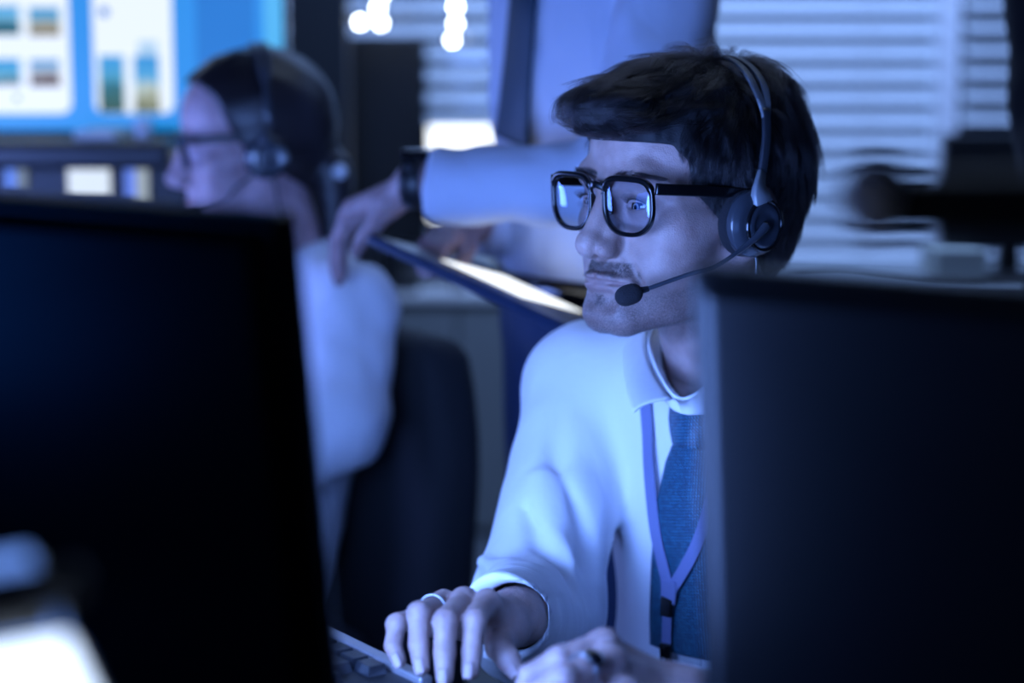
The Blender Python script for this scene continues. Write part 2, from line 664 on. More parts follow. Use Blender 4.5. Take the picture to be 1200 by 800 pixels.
def add_eyes(root, fr, gaze, iris=(0.03, 0.016, 0.01)):
    for s, nm in ((1, 'left'), (-1, 'right')):
        bm = bmesh.new()
        bmesh.ops.create_uvsphere(bm, u_segments=32, v_segments=24, radius=.0126)
        g = Vector((gaze[0], gaze[1], gaze[2])).normalized()
        rot = Vector((0, 0, 1)).rotation_difference(g).to_matrix().to_4x4()
        for v in bm.verts:
            if v.co.z > .0112:
                v.co.z += .0006
        bmesh.ops.transform(bm, matrix=rot, verts=bm.verts)
        m = M.get('eye')
        if m is None:
            m = mat('eye_white', (.20, .19, .21), .12, coat=.6)
            M['eye'] = m
        me = bpy.data.meshes.new('eye')
        bm.to_mesh(me)
        bm.free()
        me.polygons.foreach_set('use_smooth', [True] * len(me.polygons))
        c = fr.w([s * EYE[0], EYE[1], EYE[2]])
        V = np.empty(len(me.vertices) * 3)
        me.vertices.foreach_get('co', V)
        V = V.reshape(-1, 3) @ fr.R.T + c
        me.vertices.foreach_set('co', V.ravel())
        me.update()
        o = new_obj('eye', me, M['eye'], root)
        # iris and pupil discs, slightly domed over the cornea
        gw = Vector(fr.R @ np.array(g))
        for nm2, r, off, mm in (('iris', .0072, .01245, mat('iris_brown', iris, .15, coat=.8, noise=.4, nscale=900)),
                                ('pupil', .0026, .01305, M['stone'])):
            bm = bmesh.new()
            add_cyl(bm, Vector(c) + gw * (off - .0012), Vector(c) + gw * (off + .0002), r, r * .75, 28)
            bm_obj(nm2, bm, mm, None, smooth=False).parent = o
            o2 = COL.objects[-1]


def ribbon_path(name, pts, ups, w, t, material, parent, seg=16):
    bm = bmesh.new()
    add_tube(bm, pts, 1.0, seg, flat=(t / 2, w / 2), up=[Vector(u) for u in ups])
    return bm_obj(name, bm, material, parent, smooth=True)


def make_glasses(root, fr, label_parent=None, y0=-.094, z0=-.003, dx=.0345, w=.0490, h=.0430, temple_drop=.0):
    """square acetate spectacles in head coordinates"""
    g = root

    def outline(cx, sc=1.0, n=56):
        out = []
        for k in range(n):
            a = 2 * math.pi * k / n
            ca, sa = math.cos(a), math.sin(a)
            e = .50 if sa > 0 else .76
            xx = math.copysign(abs(ca) ** e, ca) * w / 2 * (1.0 if sa > 0 else 1.0 - .10 * abs(sa)) * sc
            zz = math.copysign(abs(sa) ** e, sa) * h / 2 * sc
            X = cx + xx
            Y = y0 + 1.1 * (X * X) - .10 * (zz)
            out.append((X, Y, z0 + zz))
        return out
    objs = []
    for s in (1, -1):
        bm = bmesh.new()
        pts = [fr.w(p) for p in outline(s * dx)]
        yv = fr.R @ np.array([0, 1, 0])
        rr = []
        for p in outline(s * dx):
            rr.append(1.25 if p[2] - z0 > h * .3 else .95)
        add_tube(bm, pts, rr, 10, closed=True, flat=(.0022, .0021), up=[Vector(yv)] * len(pts))
        objs.append(bm_obj('rim', bm, M['frame'], g, smooth=True))
        # lens: thin slightly domed sheet
        bm = bmesh.new()
        o = outline(s * dx, .97)
        rings = []
        c0 = np.mean(np.array(o), 0)
        for q in np.linspace(1, .12, 7):
            rings.append([bm.verts.new(fr.w(c0 + (np.array(p) - c0) * q + np.array([0, -.0048 * (1 - q * q), 0]))) for p in o])
        cc = bm.verts.new(fr.w(c0 + np.array([0, -.0048, 0])))
        for a, b in zip(rings[:-1], rings[1:]):
            for k in range(len(a)):
                bm.faces.new((a[k], a[(k + 1) % len(a)], b[(k + 1) % len(a)], b[k]))
        for k in range(len(rings[-1])):
            bm.faces.new((rings[-1][k], rings[-1][(k + 1) % len(rings[-1])], cc))
        bm_obj('lens', bm, M['lens'], g, smooth=True)
        # temple arm
        hx = s * (dx + w / 2 + .0035)
        hy = y0 + 1.1 * hx * hx
        zt = z0 + h * .36
        pts = smooth_path([(hx, hy - .001, zt), (s * .0725, hy + .018, zt - temple_drop * .15), (s * .0765, -.035, zt - temple_drop * .5),
                           (s * .0785, .005, zt - temple_drop), (s * .080, .022, zt - temple_drop - .010), (s * .078, .034, zt - temple_drop - .03)], 5)
        bm = bmesh.new()
        sc = [1.0] * 12 + [.8] * (len(pts) - 12)
        add_tube(bm, [fr.w(p) for p in pts], sc, 12, flat=(.0050, .0016), up=[Vector(fr.R[:, 2])] * len(pts))
        tm = bm_obj('temple', bm, M['frame'], g, smooth=True)
        bm = bmesh.new()
        add_box(bm, fr.w((hx, hy + .004, zt)), (.0042, .0016, .0088), Matrix([list(r) for r in fr.R]))
        hg = bm_obj('hinge', bm, M['silver'], None)
        hg.parent = tm
    bm = bmesh.new()
    pts = smooth_path([(dx - w / 2 + .001, y0 - .0005, z0 + h * .30), (0, y0 - .004, z0 + h * .36), (-dx + w / 2 - .001, y0 - .0005, z0 + h * .30)], 6)
    add_tube(bm, [fr.w(p) for p in pts], 1.0, 10, flat=(.0030, .0022), up=[Vector(fr.R[:, 2])] * len(pts))
    bm_obj('bridge', bm, M['frame'], g, smooth=True)
    for s in (1, -1):
        bm = bmesh.new()
        pts = [(s * .0085, y0 - .002, z0 + h * .22), (s * .0100, y0 + .005, z0 + .001), (s * .0125, y0 + .004, z0 - .008)]
        add_tube(bm, [fr.w(p) for p in smooth_path(pts, 4)], 1.0, 8, flat=(.0026, .0014), up=[Vector(fr.R[:, 0])] * 9)
        bm_obj('nose_pad', bm, M['frame'], g, smooth=True)


def lens_mat():
    m = bpy.data.materials.new('coated_lens')
    m.use_nodes = True
    n, l = m.node_tree.nodes, m.node_tree.links
    n.clear()
    tr = n.new('ShaderNodeBsdfTransparent')
    tr.inputs[0].default_value = (.86, .92, 1, 1)
    gl = n.new('ShaderNodeBsdfGlossy')
    gl.inputs['Roughness'].default_value = 0.02
    gl.inputs['Color'].default_value = (.55, .75, 1, 1)
    fr = n.new('ShaderNodeFresnel')
    fr.inputs['IOR'].default_value = 1.62
    mm = n.new('ShaderNodeMath')
    mm.operation = 'MULTIPLY_ADD'
    mm.inputs[1].default_value = 1.3
    mm.inputs[2].default_value = .02
    l.new(fr.outputs[0], mm.inputs[0])
    mx = n.new('ShaderNodeMixShader')
    l.new(mm.outputs[0], mx.inputs[0])
    l.new(tr.outputs[0], mx.inputs[1])
    l.new(gl.outputs[0], mx.inputs[2])
    o = n.new('ShaderNodeOutputMaterial')
    l.new(mx.outputs[0], o.inputs[0])
    return m


M['lens'] = lens_mat()


def make_headset(g, fr, mic=(.055, -.115, -.080), top=.142, side=.088, top_y=.040, low_y=.014):
    X, Y, Z = fr.R[:, 0], fr.R[:, 1], fr.R[:, 2]

    def band(a, off=0.0):           # a in [0, pi]: left cup -> over the top -> right side
        return band_curve(a, off, side, top, top_y, low_y)
    # two rails over the crown with the slot between, solid sliders below
    for off in (-.0062, .0062):
        pts, ups = [], []
        for k in range(33):
            a = math.radians(30 + 120 * k / 32)
            spread = min(1.0, max(0.0, (math.sin(a) - .5) * 4))
            q = band(a, off * spread)
            pts.append(fr.w(q))
            ups.append(Vector(fr.R @ (q - np.array([0, q[1], 0.02]))))
        ribbon_path('headband', pts, ups, .0075, .0030, M['headset'], g)
    for s in (0, 1):
        pts, ups = [], []
        for k in range(15):
            a = math.radians(4 + 32 * k / 14)
            if s:
                a = math.pi - a
            q = band(a)
            pts.append(fr.w(q))
            ups.append(Vector(fr.R @ (q - np.array([0, q[1], 0.02]))))
        ribbon_path('slider', pts, ups, .0085, .0042, M['headset_slider'], g)
    for s in (1, -1):
        c = np.array([s * (side + .004), low_y - .006, -.014])
        bm = bmesh.new()
        prof = [(.0, .022, .2), (-.006, .026, 1), (-.012, .026, 1), (-.016, .020, 1)]
        # ear pad (soft ring against the ear)
        pts = [fr.w(c + np.array([-s * .010, .0225 * math.cos(t), .0225 * math.sin(t)])) for t in np.linspace(0, 2 * math.pi, 33)[:-1]]
        add_tube(bm, pts, .0070, 10, closed=True)
        bm_obj('ear_pad', bm, M['foam'], g, smooth=True)
        bm = bmesh.new()
        rp = [(-.010, .0245), (-.003, .0275), (.002, .0270), (.006, .0230), (.0075, .0195)]
        rings = []
        for (dx_, r) in rp:
            rings.append([bm.verts.new(fr.w(c + np.array([s * dx_, r * math.cos(t), r * 1.06 * math.sin(t)]))) for t in np.linspace(0, 2 * math.pi, 41)[:-1]])
        for a_, b_ in zip(rings[:-1], rings[1:]):
            for k in range(40):
                bm.faces.new((a_[k], a_[(k + 1) % 40], b_[(k + 1) % 40], b_[k]))
        bm.faces.new(rings[0])
        bm.faces.new(rings[-1])
        bmesh.ops.recalc_face_normals(bm, faces=bm.faces)
        bm_obj('ear_cup', bm, M['headset_dark2'], g, smooth=True, bevel=.0008)
        # outer dial with raised ring
        bm = bmesh.new()
        c2 = c + np.array([s * .0085, .006, -.001])
        pts = [fr.w(c2 + np.array([0, .0200 * math.cos(t), .0215 * math.sin(t)])) for t in np.linspace(0, 2 * math.pi, 41)[:-1]]
        add_tube(bm, pts, .0019, 8, closed=True)
        bm_obj('dial_ring', bm, M['gloss_black'], g, smooth=True)
        bm = bmesh.new()
        rings = []
        for (dx_, r) in [(-.004, .0195), (.0008, .0190), (.0022, .0150), (.0010, .0120), (.0000, .0080), (.0014, .0040)]:
            rings.append([bm.verts.new(fr.w(c2 + np.array([s * dx_, r * math.cos(t), r * 1.07 * math.sin(t)]))) for t in np.linspace(0, 2 * math.pi, 41)[:-1]])
        for a_, b_ in zip(rings[:-1], rings[1:]):
            for k in range(40):
                bm.faces.new((a_[k], a_[(k + 1) % 40], b_[(k + 1) % 40], b_[k]))
        bm.faces.new(rings[-1])
        bmesh.ops.recalc_face_normals(bm, faces=bm.faces)
        bm_obj('dial', bm, M['headset_dark2'], g, smooth=True)
        # yoke joining cup and slider
        bm = bmesh.new()
        pts = [band(math.radians(8 if s > 0 else 172)) * np.array([1, 1, 1]), c + np.array([s * .006, .000, .030]), c + np.array([s * .008, .002, .018])]
        add_tube(bm, [fr.w(q) for q in smooth_path(pts, 5)], [1, 1, 1.1, 1.2, 1.3, 1.5, 1.7, 1.9, 2.0, 2.1, 2.1], 10, flat=(.0022, .0048), up=[Vector(X * s)] * 11)
        bm_obj('yoke', bm, M['headset'], g, smooth=True)
    c = np.array([side + .0145, low_y, -.015])
    mic = np.array(mic)
    p = smooth_path([c, c + np.array([.001, -.016, -.012]), c + np.array([-.006, -.050, -.034]), mic + np.array([.022, .045, .018]), mic + np.array([.006, .012, .0045])], 6)
    bm = bmesh.new()
    add_tube(bm, [fr.w(q) for q in p], [3.2, 3.1, 2.9, 2.7, 2.5, 2.3, 2.0] + [1.2] * (len(p) - 7), 10, flat=None) if False else add_tube(bm, [fr.w(q) for q in p], [.0048, .0047, .0045, .0042, .0038, .0034, .0030, .0026, .0023] + [.0019] * (len(p) - 9), 10)
    bm_obj('mic_boom', bm, M['headset_dark2'], g, smooth=True)
    bm = bmesh.new()
    add_cyl(bm, fr.w(mic + np.array([.0045, .010, .004])), fr.w(mic + np.array([.007, .0155, .0055])), .0032, .0026, 16)
    bm_obj('mic_collar', bm, M['headset_dark'], g, smooth=False, bevel=.0004)
    bm = bmesh.new()
    bmesh.ops.create_icosphere(bm, subdivisions=4, radius=1)
    ax = (fr.w(mic + np.array([.005, .012, .0045])) - fr.w(mic))
    ax = Vector(ax).normalized()
    rot = Vector((0, 0, 1)).rotation_difference(ax).to_matrix().to_4x4()
    for v in bm.verts:
        z = v.co.z
        rr = (1 - abs(z) ** 2.6) ** .5 if abs(z) < 1 else 0
        h = math.hypot(v.co.x, v.co.y) + 1e-9
        v.co = Vector((v.co.x / h * rr * .0088, v.co.y / h * rr * .0088, z * .0122)) * (1 + .012 * random.uniform(-1, 1))
    bmesh.ops.transform(bm, matrix=Matrix.Translation(Vector(fr.w(mic))) @ rot, verts=bm.verts)
    bm_obj('mic_foam', bm, M['foam'], g, smooth=True)
    # cable leaving the cup
    bm = bmesh.new()
    c = np.array([side + .004, low_y, -.042])
    add_tube(bm, [fr.w(q) for q in smooth_path([c, c + A(0, .002, -.02), c + A(-.006, .006, -.10)], 6)], .0014, 8)
    bm_obj('cable', bm, M['headset_dark'], g, smooth=True)


M['headset_slider'] = mat('headset_slider', (.035, .04, .05), .28, coat=.3)
M['headset_dark2'] = mat('headset_cup', (.035, .042, .055), .26, coat=.4)


def interp_poly(z, zs, ys):
    return np.interp(z, zs, ys)


# ------------------------------------------------------------------ the operator in focus
rng = np.random.default_rng(7)
random.seed(7)
HEAD_C = P(804, 235, 1.77)
HF = Frame(HEAD_C, math.radians(-52), math.radians(-3.0))
hero = thing('person', 'man with black quiff and black glasses typing in a white shirt and dark tie', 'person', (0.23, 1.83, 0.0))


def jaw_neck(p):
    """head + neck in head coordinates; neck aims at the body's neck base"""
    d = head_sdf(p)
    nb = HF.l(NECK_B)
    q = p.copy()
    n = cone(q, (0, .016, -.045), tuple(nb), .050, .056)
    d = smin(d, n, .022)
    d = smin(d, sph(q, tuple(nb * .62 + A(0, -.036, 0)), .016), .02)
    return d


NECK_B = np.array([.205, 1.835, .925])


def skull(q):
    d = ell(q, (0, .012, .036), (.073, .094, .080))
    d = smin(d, ell(q, (0, -.028, .044), (.063, .062, .052)), .03)
    d = smin(d, ell(q, (0, -.032, -.028), (.058, .055, .066)), .03)
    x = np.stack([np.abs(q[:, 0]), q[:, 1], q[:, 2]], 1)
    return smin(d, cone(x, (.052, -.055, -.018), (.068, .0, -.012), .011, .009), .02)


def band_curve(a, off=0.0, side=.0825, top=.129, top_y=.024, low_y=.004):
    x = math.cos(a)
    z = math.sin(a)
    xx = (side + .0065 * math.sin(min(a, math.pi - a) * 2)) * math.copysign(abs(x) ** .80, x)
    zz = .010 + (top - .010) * abs(z) ** .9
    yy = low_y + (top_y - low_y) * (zz / top) + off
    return np.array([xx, yy, zz])


BAND_PTS = [band_curve(math.radians(q)) for q in (14, 26, 38, 50, 62, 76, 90)]


def hull(p):
    d = ell(p, (0, .016, .040), (.084, .110, .092))
    d = smin(d, skull(p) - .0085, .01)
    d = smin(d, ell(p, (0, -.026, .092), (.058, .070, .037)), .02)
    d = smin(d, ell(p, (0.004, -.094, .077), (.054, .047, .029)), .02)
    d = smin(d, ell(p, (0, .040, .088), (.068, .070, .049)), .02)
    d = smin(d, ell(p, (0, .076, .024), (.070, .056, .076)), .02)
    d = smin(d, ell(p, (0, .078, -.028), (.056, .038, .052)), .02)
    x = np.stack([np.abs(p[:, 0]), p[:, 1], p[:, 2]], 1)
    b = None
    for u, v in zip(BAND_PTS[:-1], BAND_PTS[1:]):
        c = cone(x, u, v, .0075, .0075)
        b = c if b is None else np.minimum(b, c)
    return smax(d, -b, .006)


def hair_cut(p):
    """>0 outside the area that grows hair"""
    z, y, x = p[:, 2], p[:, 1], np.abs(p[:, 0])
    y0 = interp_poly(z, [-.115, -.078, -.060, -.050, -.040, -.015, .015, .040, .050, .057, .074, .2], [.10, .050, .036, .030, -.010, -.026, -.052, -.060, -.070, -.30, -.30, -.30])
    c = (y0 - y) * .8
    earc = ell(np.stack([x, y, z], 1), (.080, .012, -.016), (.030, .022, .033))
    c = smax(c, -earc, .004)
    return c


def hair_core(p):
    d = hull(p) + .0050 + .0045 * np.clip((p[:, 2] - .045) / .03, 0, 1)
    d = np.minimum(d, skull(p) - .0030)
    d = smax(d, hair_cut(p), .006)
    d = d + .0012 * value_noise(p * A(1, 1, .35), 160, 3)
    return d


V, Q = surfnet(jaw_neck, (-.098, -.135, -.215), (.098, .13, .13), .0013)
zz, yy, xx = V[:, 2], V[:, 1], np.abs(V[:, 0])


def beard_mask(p):
    x, y, z = np.abs(p[:, 0]), p[:, 1], p[:, 2]
    def sm(a, b, v):
        t = np.clip((v - a) / (b - a), 0, 1)
        return t * t * (3 - 2 * t)
    jawl = sm(.0, .012, (interp_poly(y, [-.12, -.09, -.06, -.03, .0, .02], [-.074, -.074, -.066, -.055, -.035, -.02]) - z)) * sm(-.135, -.118, z) * sm(.014, .002, y)
    must = sm(-.0500, -.0540, z) * sm(-.0665, -.0630, z) * sm(.034, .024, x) * sm(-.078, -.086, y)
    mside = sm(.006, .0, np.abs(x - .032)) * sm(-.054, -.062, z) * sm(-.10, -.085, z) * sm(-.05, -.065, y) * .6
    soul = sm(.009, .004, x) * sm(-.079, -.082, z) * sm(-.094, -.089, z) * sm(-.08, -.09, y)
    lip = lip_mask(p)
    return np.clip(np.maximum.reduce([jawl * .62, must * .95, mside, soul]) * (1 - lip), 0, 1)


def lip_mask(p):
    q = np.stack([np.abs(p[:, 0]), p[:, 1], p[:, 2]], 1)
    d = np.minimum.reduce([cone(q, (0, -.1022, -.0662), (.014, -.0980, -.0670), .0042, .0034), cone(q, (.014, -.0980, -.0670), (.0255, -.0865, -.0700), .0034, .0012),
                           cone(q, (0, -.1000, -.0742), (.014, -.0955, -.0738), .0058, .0048), cone(q, (.014, -.0955, -.0738), (.0255, -.0862, -.0708), .0048, .0012)])
    return np.clip(.5 - d / .0012, 0, 1)


hero_parts = [(HF.w(V), Q, beard_mask(V), lip_mask(V) * .6)]

# hair roots before the head is merged into the body
hair_V, hair_Q = surfnet(hair_core, (-.105, -.16, -.10), (.105, .145, .145), .0022)
keep = np.ones(len(hair_V), bool)
mesh_np('hair_cap', HF.w(hair_V), hair_Q, M['hair_core'], hero)


def tri_sample(V, Q, n, weight=None):
    a, b, c, d = (V[Q[:, i]] for i in range(4))
    ar = np.linalg.norm(np.cross(c - a, d - b), axis=1)
    if weight is not None:
        ar = ar * weight(V[Q].mean(1))
    pr = ar / ar.sum()
    f = rng.choice(len(Q), n, p=pr)
    u, v = rng.random(n)[:, None], rng.random(n)[:, None]
    return (a[f] * (1 - u) + b[f] * u) * (1 - v) + (d[f] * (1 - u) + c[f] * u) * v


WH = A(.006, .050, .128)      # whorl at the crown


def comb(roots, steps, length, lift0, wild, hullf=hull, flow=None, depth=.0, clump=.35, seed=1):
    n = len(roots)
    pts = np.empty((n, steps + 1, 3))
    p = roots.copy()
    pts[:, 0] = p
    nr = rng.normal(0, 1, (n, 3))
    cn = np.stack([value_noise(roots, 90, seed), value_noise(roots, 90, seed + 1), value_noise(roots, 90, seed + 2)], 1)
    cn2 = np.stack([value_noise(roots, 260, seed + 3), value_noise(roots, 260, seed + 4), value_noise(roots, 260, seed + 5)], 1)
    tgt = depth + rng.random(n) * .0035 + .0045 * np.clip(.5 + .8 * value_noise(roots * A(1, .5, 1), 130, seed + 7), 0, 1)
    for k in range(steps):
        nrm = grad(hullf, p)
        fl = flow(p)
        fl = fl + clump * cn + clump * .6 * cn2 + wild * nr
        fl = fl - nrm * (fl * nrm).sum(1)[:, None]
        fl /= np.linalg.norm(fl, axis=1)[:, None] + 1e-9
        dd = hullf(p)
        lift = np.clip((tgt * -1 - dd) / .004, -1, 1)
        lift = lift * .6 + (lift0 if np.isscalar(lift0) else lift0) * ((k + 1) / steps)
        st = fl + nrm * np.asarray(lift).reshape(-1, 1)
        st /= np.linalg.norm(st, axis=1)[:, None]
        p = p + st * (length / steps)[:, None]
        pts[:, k + 1] = p
    return pts


def flow_hero(p):
    f = p - WH
    f /= np.linalg.norm(f, axis=1)[:, None] + 1e-9
    # the fringe is swept forward and up, sides fall back and down
    front = np.clip((-p[:, 1] - .02) / .06, 0, 1) * np.clip((p[:, 2] - .050) / .02, 0, 1)
    side = np.clip((.07 - p[:, 2]) / .03, 0, 1)
    f = f + front[:, None] * A(0, -.45, .05) + side[:, None] * A(0, .15, -.55)
    return f


N = 52000
roots = tri_sample(hair_V, hair_Q, N, lambda c: np.where(hair_cut(c) < -.005, 1.0, np.where(c[:, 2] > .048, .0, 1.0)) * np.where((c[:, 2] < .06) & (c[:, 1] < .02), 2.4, 1.0))
top = np.clip((roots[:, 2] - .05) / .03, 0, 1)
L = .014 + .030 * top + .010 * np.clip((roots[:, 1] - .03) / .04, 0, 1)
L *= .6 + .7 * rng.random(N)
L[(roots[:, 1] < .02) & (roots[:, 2] < .03)] *= .45
K = 1700
gi = rng.choice(N, K, replace=False)
near = np.empty(N, int)
for s0 in range(0, N, 4000):
    dd_ = ((roots[s0:s0 + 4000, None, :] - roots[None, gi, :]) ** 2).sum(2)
    near[s0:s0 + 4000] = dd_.argmin(1)
GL = np.maximum(L[gi], .004)
guides = comb(roots[gi], 9, GL, .02 + .20 * rng.random(K) ** 2, .22, flow=flow_hero)
tt_ = np.linspace(0, 1, 10)[None, :, None]
g_ = guides[near]
lenf = np.clip(L / GL[near], .45, 1.35)[:, None, None]
strand_pts = roots[:, None, :] + (g_ - g_[:, :1]) * lenf - (roots - roots[gi][near])[:, None, :] * (.62 * tt_) + rng.normal(0, .0011, (N, 1, 3)) * tt_
ok_ = np.ones(N, bool)
for k_ in range(2, 10):
    p_ = strand_pts[:, k_]
    ok_ &= ~((hair_cut(p_) > np.where(p_[:, 2] > .045, .0015, .0045)) & (p_[:, 1] < -.01) & (p_[:, 2] > -.01))
strand_pts = strand_pts[ok_]
N = len(strand_pts)
strands('hair', HF.w(strand_pts.reshape(-1, 3)).reshape(strand_pts.shape), rng.uniform(.00007, .00013, N), M['hair'], hero)
# tousled ends that stand up around the crown and the top of the quiff
n2 = 1500
r2 = tri_sample(hair_V, hair_Q, n2, lambda c: np.where((c[:, 2] > .095) & (c[:, 1] > -.03) & (c[:, 1] < .11), 1.0, 0.0) + np.where((c[:, 2] > .085) & (c[:, 1] <= -.03), .25, 0))
L2 = rng.uniform(.022, .052, n2)
p2 = comb(r2, 10, L2, .10 + .42 * rng.random(n2), .30, flow=lambda p: flow_hero(p) + A(0, .9, 0) * np.clip((p[:, 1:2] + .02) / .04, 0, 1), clump=.7)
strands('flyaway_hair', HF.w(p2.reshape(-1, 3)).reshape(p2.shape), rng.uniform(.00007, .00011, n2), M['hair'], hero)

# beard, moustache, brows, lashes as short strands
nb_ = 9000
br = tri_sample(V, Q, nb_, lambda c: np.where(beard_mask(c) > .25, beard_mask(c) ** 1.5, 0))
bn = grad(head_sdf, br, .002)
dirn = bn * .55 + A(0, -.1, -1.0) + rng.normal(0, .22, (nb_, 3)) + np.sign(br[:, :1]) * A(.35, 0, 0)
dirn /= np.linalg.norm(dirn, axis=1)[:, None]
bm_ = beard_mask(br)
must_ = (br[:, 2] > -.070) & (br[:, 1] < -.08)
bl = np.where(must_, .0045, .0014) * rng.uniform(.6, 1.2, nb_)
tt = np.linspace(0, 1, 4)[None, :, None]
bp_ = br[:, None, :] + dirn[:, None, :] * bl[:, None, None] * tt
strands('beard', HF.w(bp_.reshape(-1, 3)).reshape(bp_.shape), rng.uniform(.00004, .00007, nb_), M['beard'], hero)
allp = []
for s in (1, -1):
    for k in range(420):
        t = random.random()
        base = np.array([.010 + .044 * t, 0, .0205 + .0065 * math.sin(t * 2.3) - .004 * t + random.uniform(-.0028, .0028) * (1 - .5 * t)])
        yv_ = -.13
        q = np.array([[base[0], yv_ + .0008 * i, base[2]] for i in range(90)])
        dd = head_sdf(q)
        hit = np.argmax(dd < .0003)
        b0 = q[hit]
        dv = np.array([.8, -.18 + .6 * t, .45 - .8 * t]) + np.random.default_rng(k).normal(0, .12, 3)
        dv /= np.linalg.norm(dv)
        ln = random.uniform(.005, .008)
        pp = np.array([b0 + dv * ln * u + np.array([0, -.0006 * u, 0]) for u in (0, .33, .66, 1)])
        pp[:, 0] *= s
        allp.append(pp)
strands('eyebrow', HF.w(np.array(allp).reshape(-1, 3)).reshape(len(allp), 4, 3), np.full(len(allp), .00009), M['beard'], hero)
allp = []
for s in (1, -1):
    for k in range(70):
        t = k / 69
        a = -1 + 2 * t
        for up_ in ((1,) if k % 3 else (1, -1)):
            b0 = np.array([EYE[0] + .0128 * a, EYE[1] - .0155 + .004 * a * a + .0008, EYE[2] + up_ * .0045 * (1 - a * a * .9)])
            ln = (.0075 if up_ > 0 else .004)
            dv = np.array([a * .5, -.85, .45 * up_])
            dv /= np.linalg.norm(dv)
            pp = np.array([b0 + dv * ln * u + np.array([0, 0, up_ * .0022 * u * u]) for u in (0, .33, .66, 1)])
            pp[:, 0] *= s
            allp.append(pp)
strands('eyelashes', HF.w(np.array(allp).reshape(-1, 3)).reshape(len(allp), 4, 3), np.full(len(allp), .00011), M['beard'], hero)
add_eyes(hero, HF, (.02, -1, -.14))

# ---- hands from joint chains
def hand_sdf(p, H):
    """H: dict with wrist, fingers=[(mcp,pip,dip,tip,r)], thumb=(cmc,mcp,ip,tip,r), palm radius"""
    d = None
    W = H['wrist']
    fa = H['forearm']
    d = cone(p, fa, W, H.get('rf', .030), .0235)
    mc = [f[0] for f in H['fingers']]
    pd = H['down']           # towards the palm side
    for i, m in enumerate(mc):
        c0 = A(*W) + (A(*mc[i]) - A(*np.mean(mc, 0))) * .45
        d = smin(d, cone(p, c0 + A(*pd) * .004, A(*m) + A(*pd) * .004, .0125, .0105), .010)
        d = smin(d, cone(p, c0 + A(*pd) * .010, A(*m) + A(*pd) * .011, .010, .008), .010)
    for f in H['fingers']:
        a, b, c, t, r = f
        e = cone(p, a, b, r * 1.16, r * 1.06)
        e = smin(e, cone(p, b, c, r * 1.02, r * .92), .002)
        e = smin(e, cone(p, c, t, r * .92, r * .80), .002)
        e = smin(e, sph(p, b, r * 1.08), .003)
        e = smin(e, sph(p, A(*a) - A(*pd) * .0015, r * H.get('kn', 1.12)), .006)
        d = smin(d, e, H.get('web', .0026))
    a, b, c, t, r = H['thumb']
    d = smin(d, cone(p, A(*W) * .6 + A(*a) * .4, a, .014, .0145), .012)
    e = cone(p, a, b, .0150, r * 1.15)
    d = smin(d, e, .010)
    e = smin(cone(p, b, c, r * 1.15, r * 1.02), cone(p, c, t, r * 1.02, r * .82), .002)
    d = smin(d, e, .003)
    return d


def nails(H, up, parent):
    """slightly domed nail plate on each finger end"""
    for f in list(H['fingers']) + [H['thumb']]:
        c, t, r = A(*f[2]), A(*f[3]), f[4]
        ax = (t - c) / np.linalg.norm(t - c)
        u = A(*up) - ax * (A(*up) @ ax)
        u /= np.linalg.norm(u)
        w = np.cross(ax, u)
        bm = bmesh.new()
        rows = []
        for i in range(7):
            s = -.0052 + .0122 * i / 6
            rad = r * .80 + .0006
            hw = .62 * (1 - .25 * abs(i / 3 - 1) ** 3)
            rows.append([bm.verts.new(t + ax * s + u * math.cos(q) * rad * (1 - .010 * max(0, i - 4)) + w * math.sin(q) * rad) for q in np.linspace(-hw, hw, 7)])
        for a_, b_ in zip(rows[:-1], rows[1:]):
            for k in range(6):
                bm.faces.new((a_[k], a_[k + 1], b_[k + 1], b_[k]))
        o = bm_obj('fingernail', bm, M['nail'], parent, smooth=True)
        sm = o.modifiers.new('solid', 'SOLIDIFY')
        sm.thickness = .0005


M['nail'] = mat('nail', (.36, .25, .24), .45)

RH = dict(
    wrist=P(602, 722, 1.565), forearm=P(625, 716, 1.66), down=(.05, .25, -.96), rf=.028,
    fingers=[(P(571, 707, 1.508), P(556, 727, 1.463), P(553, 763, 1.455), P(551, 786, 1.450), .0083),
             (P(544, 705, 1.512), P(522, 728, 1.457), P(521, 766, 1.447), P(521, 792, 1.443), .0086),
             (P(520, 708, 1.520), P(491, 719, 1.472), P(491, 756, 1.460), P(494, 780, 1.455), .0083),
             (P(503, 718, 1.527), P(465, 731, 1.494), P(461, 757, 1.486), P(467, 773, 1.482), .0073)],
    thumb=(P(592, 738, 1.535), P(585, 757, 1.505), P(595, 772, 1.485), P(604, 786, 1.478), .0092))
LH = dict(
    wrist=P(800, 818, 1.37), forearm=P(880, 850, 1.44), down=(.12, .22, -.95), rf=.030, kn=1.04, web=.0055,
    fingers=[(P(708, 755, 1.355), P(655, 774, 1.335), P(622, 792, 1.335), P(603, 812, 1.335), .0088),
             (P(716, 775, 1.335), P(660, 795, 1.300), P(628, 815, 1.300), P(612, 836, 1.300), .0090),
             (P(734, 812, 1.318), P(676, 834, 1.280), P(642, 842, 1.282), P(628, 862, 1.285), .0086),
             (P(752, 842, 1.310), P(700, 858, 1.275), P(672, 862, 1.275), P(660, 880, 1.278), .0076)],
    thumb=(P(748, 800, 1.385), P(706, 800, 1.39), P(678, 815, 1.385), P(655, 832, 1.38), .0095))
for f_ in LH['fingers'] + [LH['thumb']]:
    f_[3][2] = .7865
for H in (RH, LH):
    pts = np.array([H['wrist'], H['forearm']] + [q for f in H['fingers'] for q in f[:4]] + list(H['thumb'][:4]))
    v, q = surfnet(lambda p, H=H: hand_sdf(p, H) + .00035 * value_noise(p, 240, 5), pts.min(0) - .04, pts.max(0) + .04, .0013)
    hero_parts.append((v, q, np.zeros(len(v)), np.zeros(len(v))))
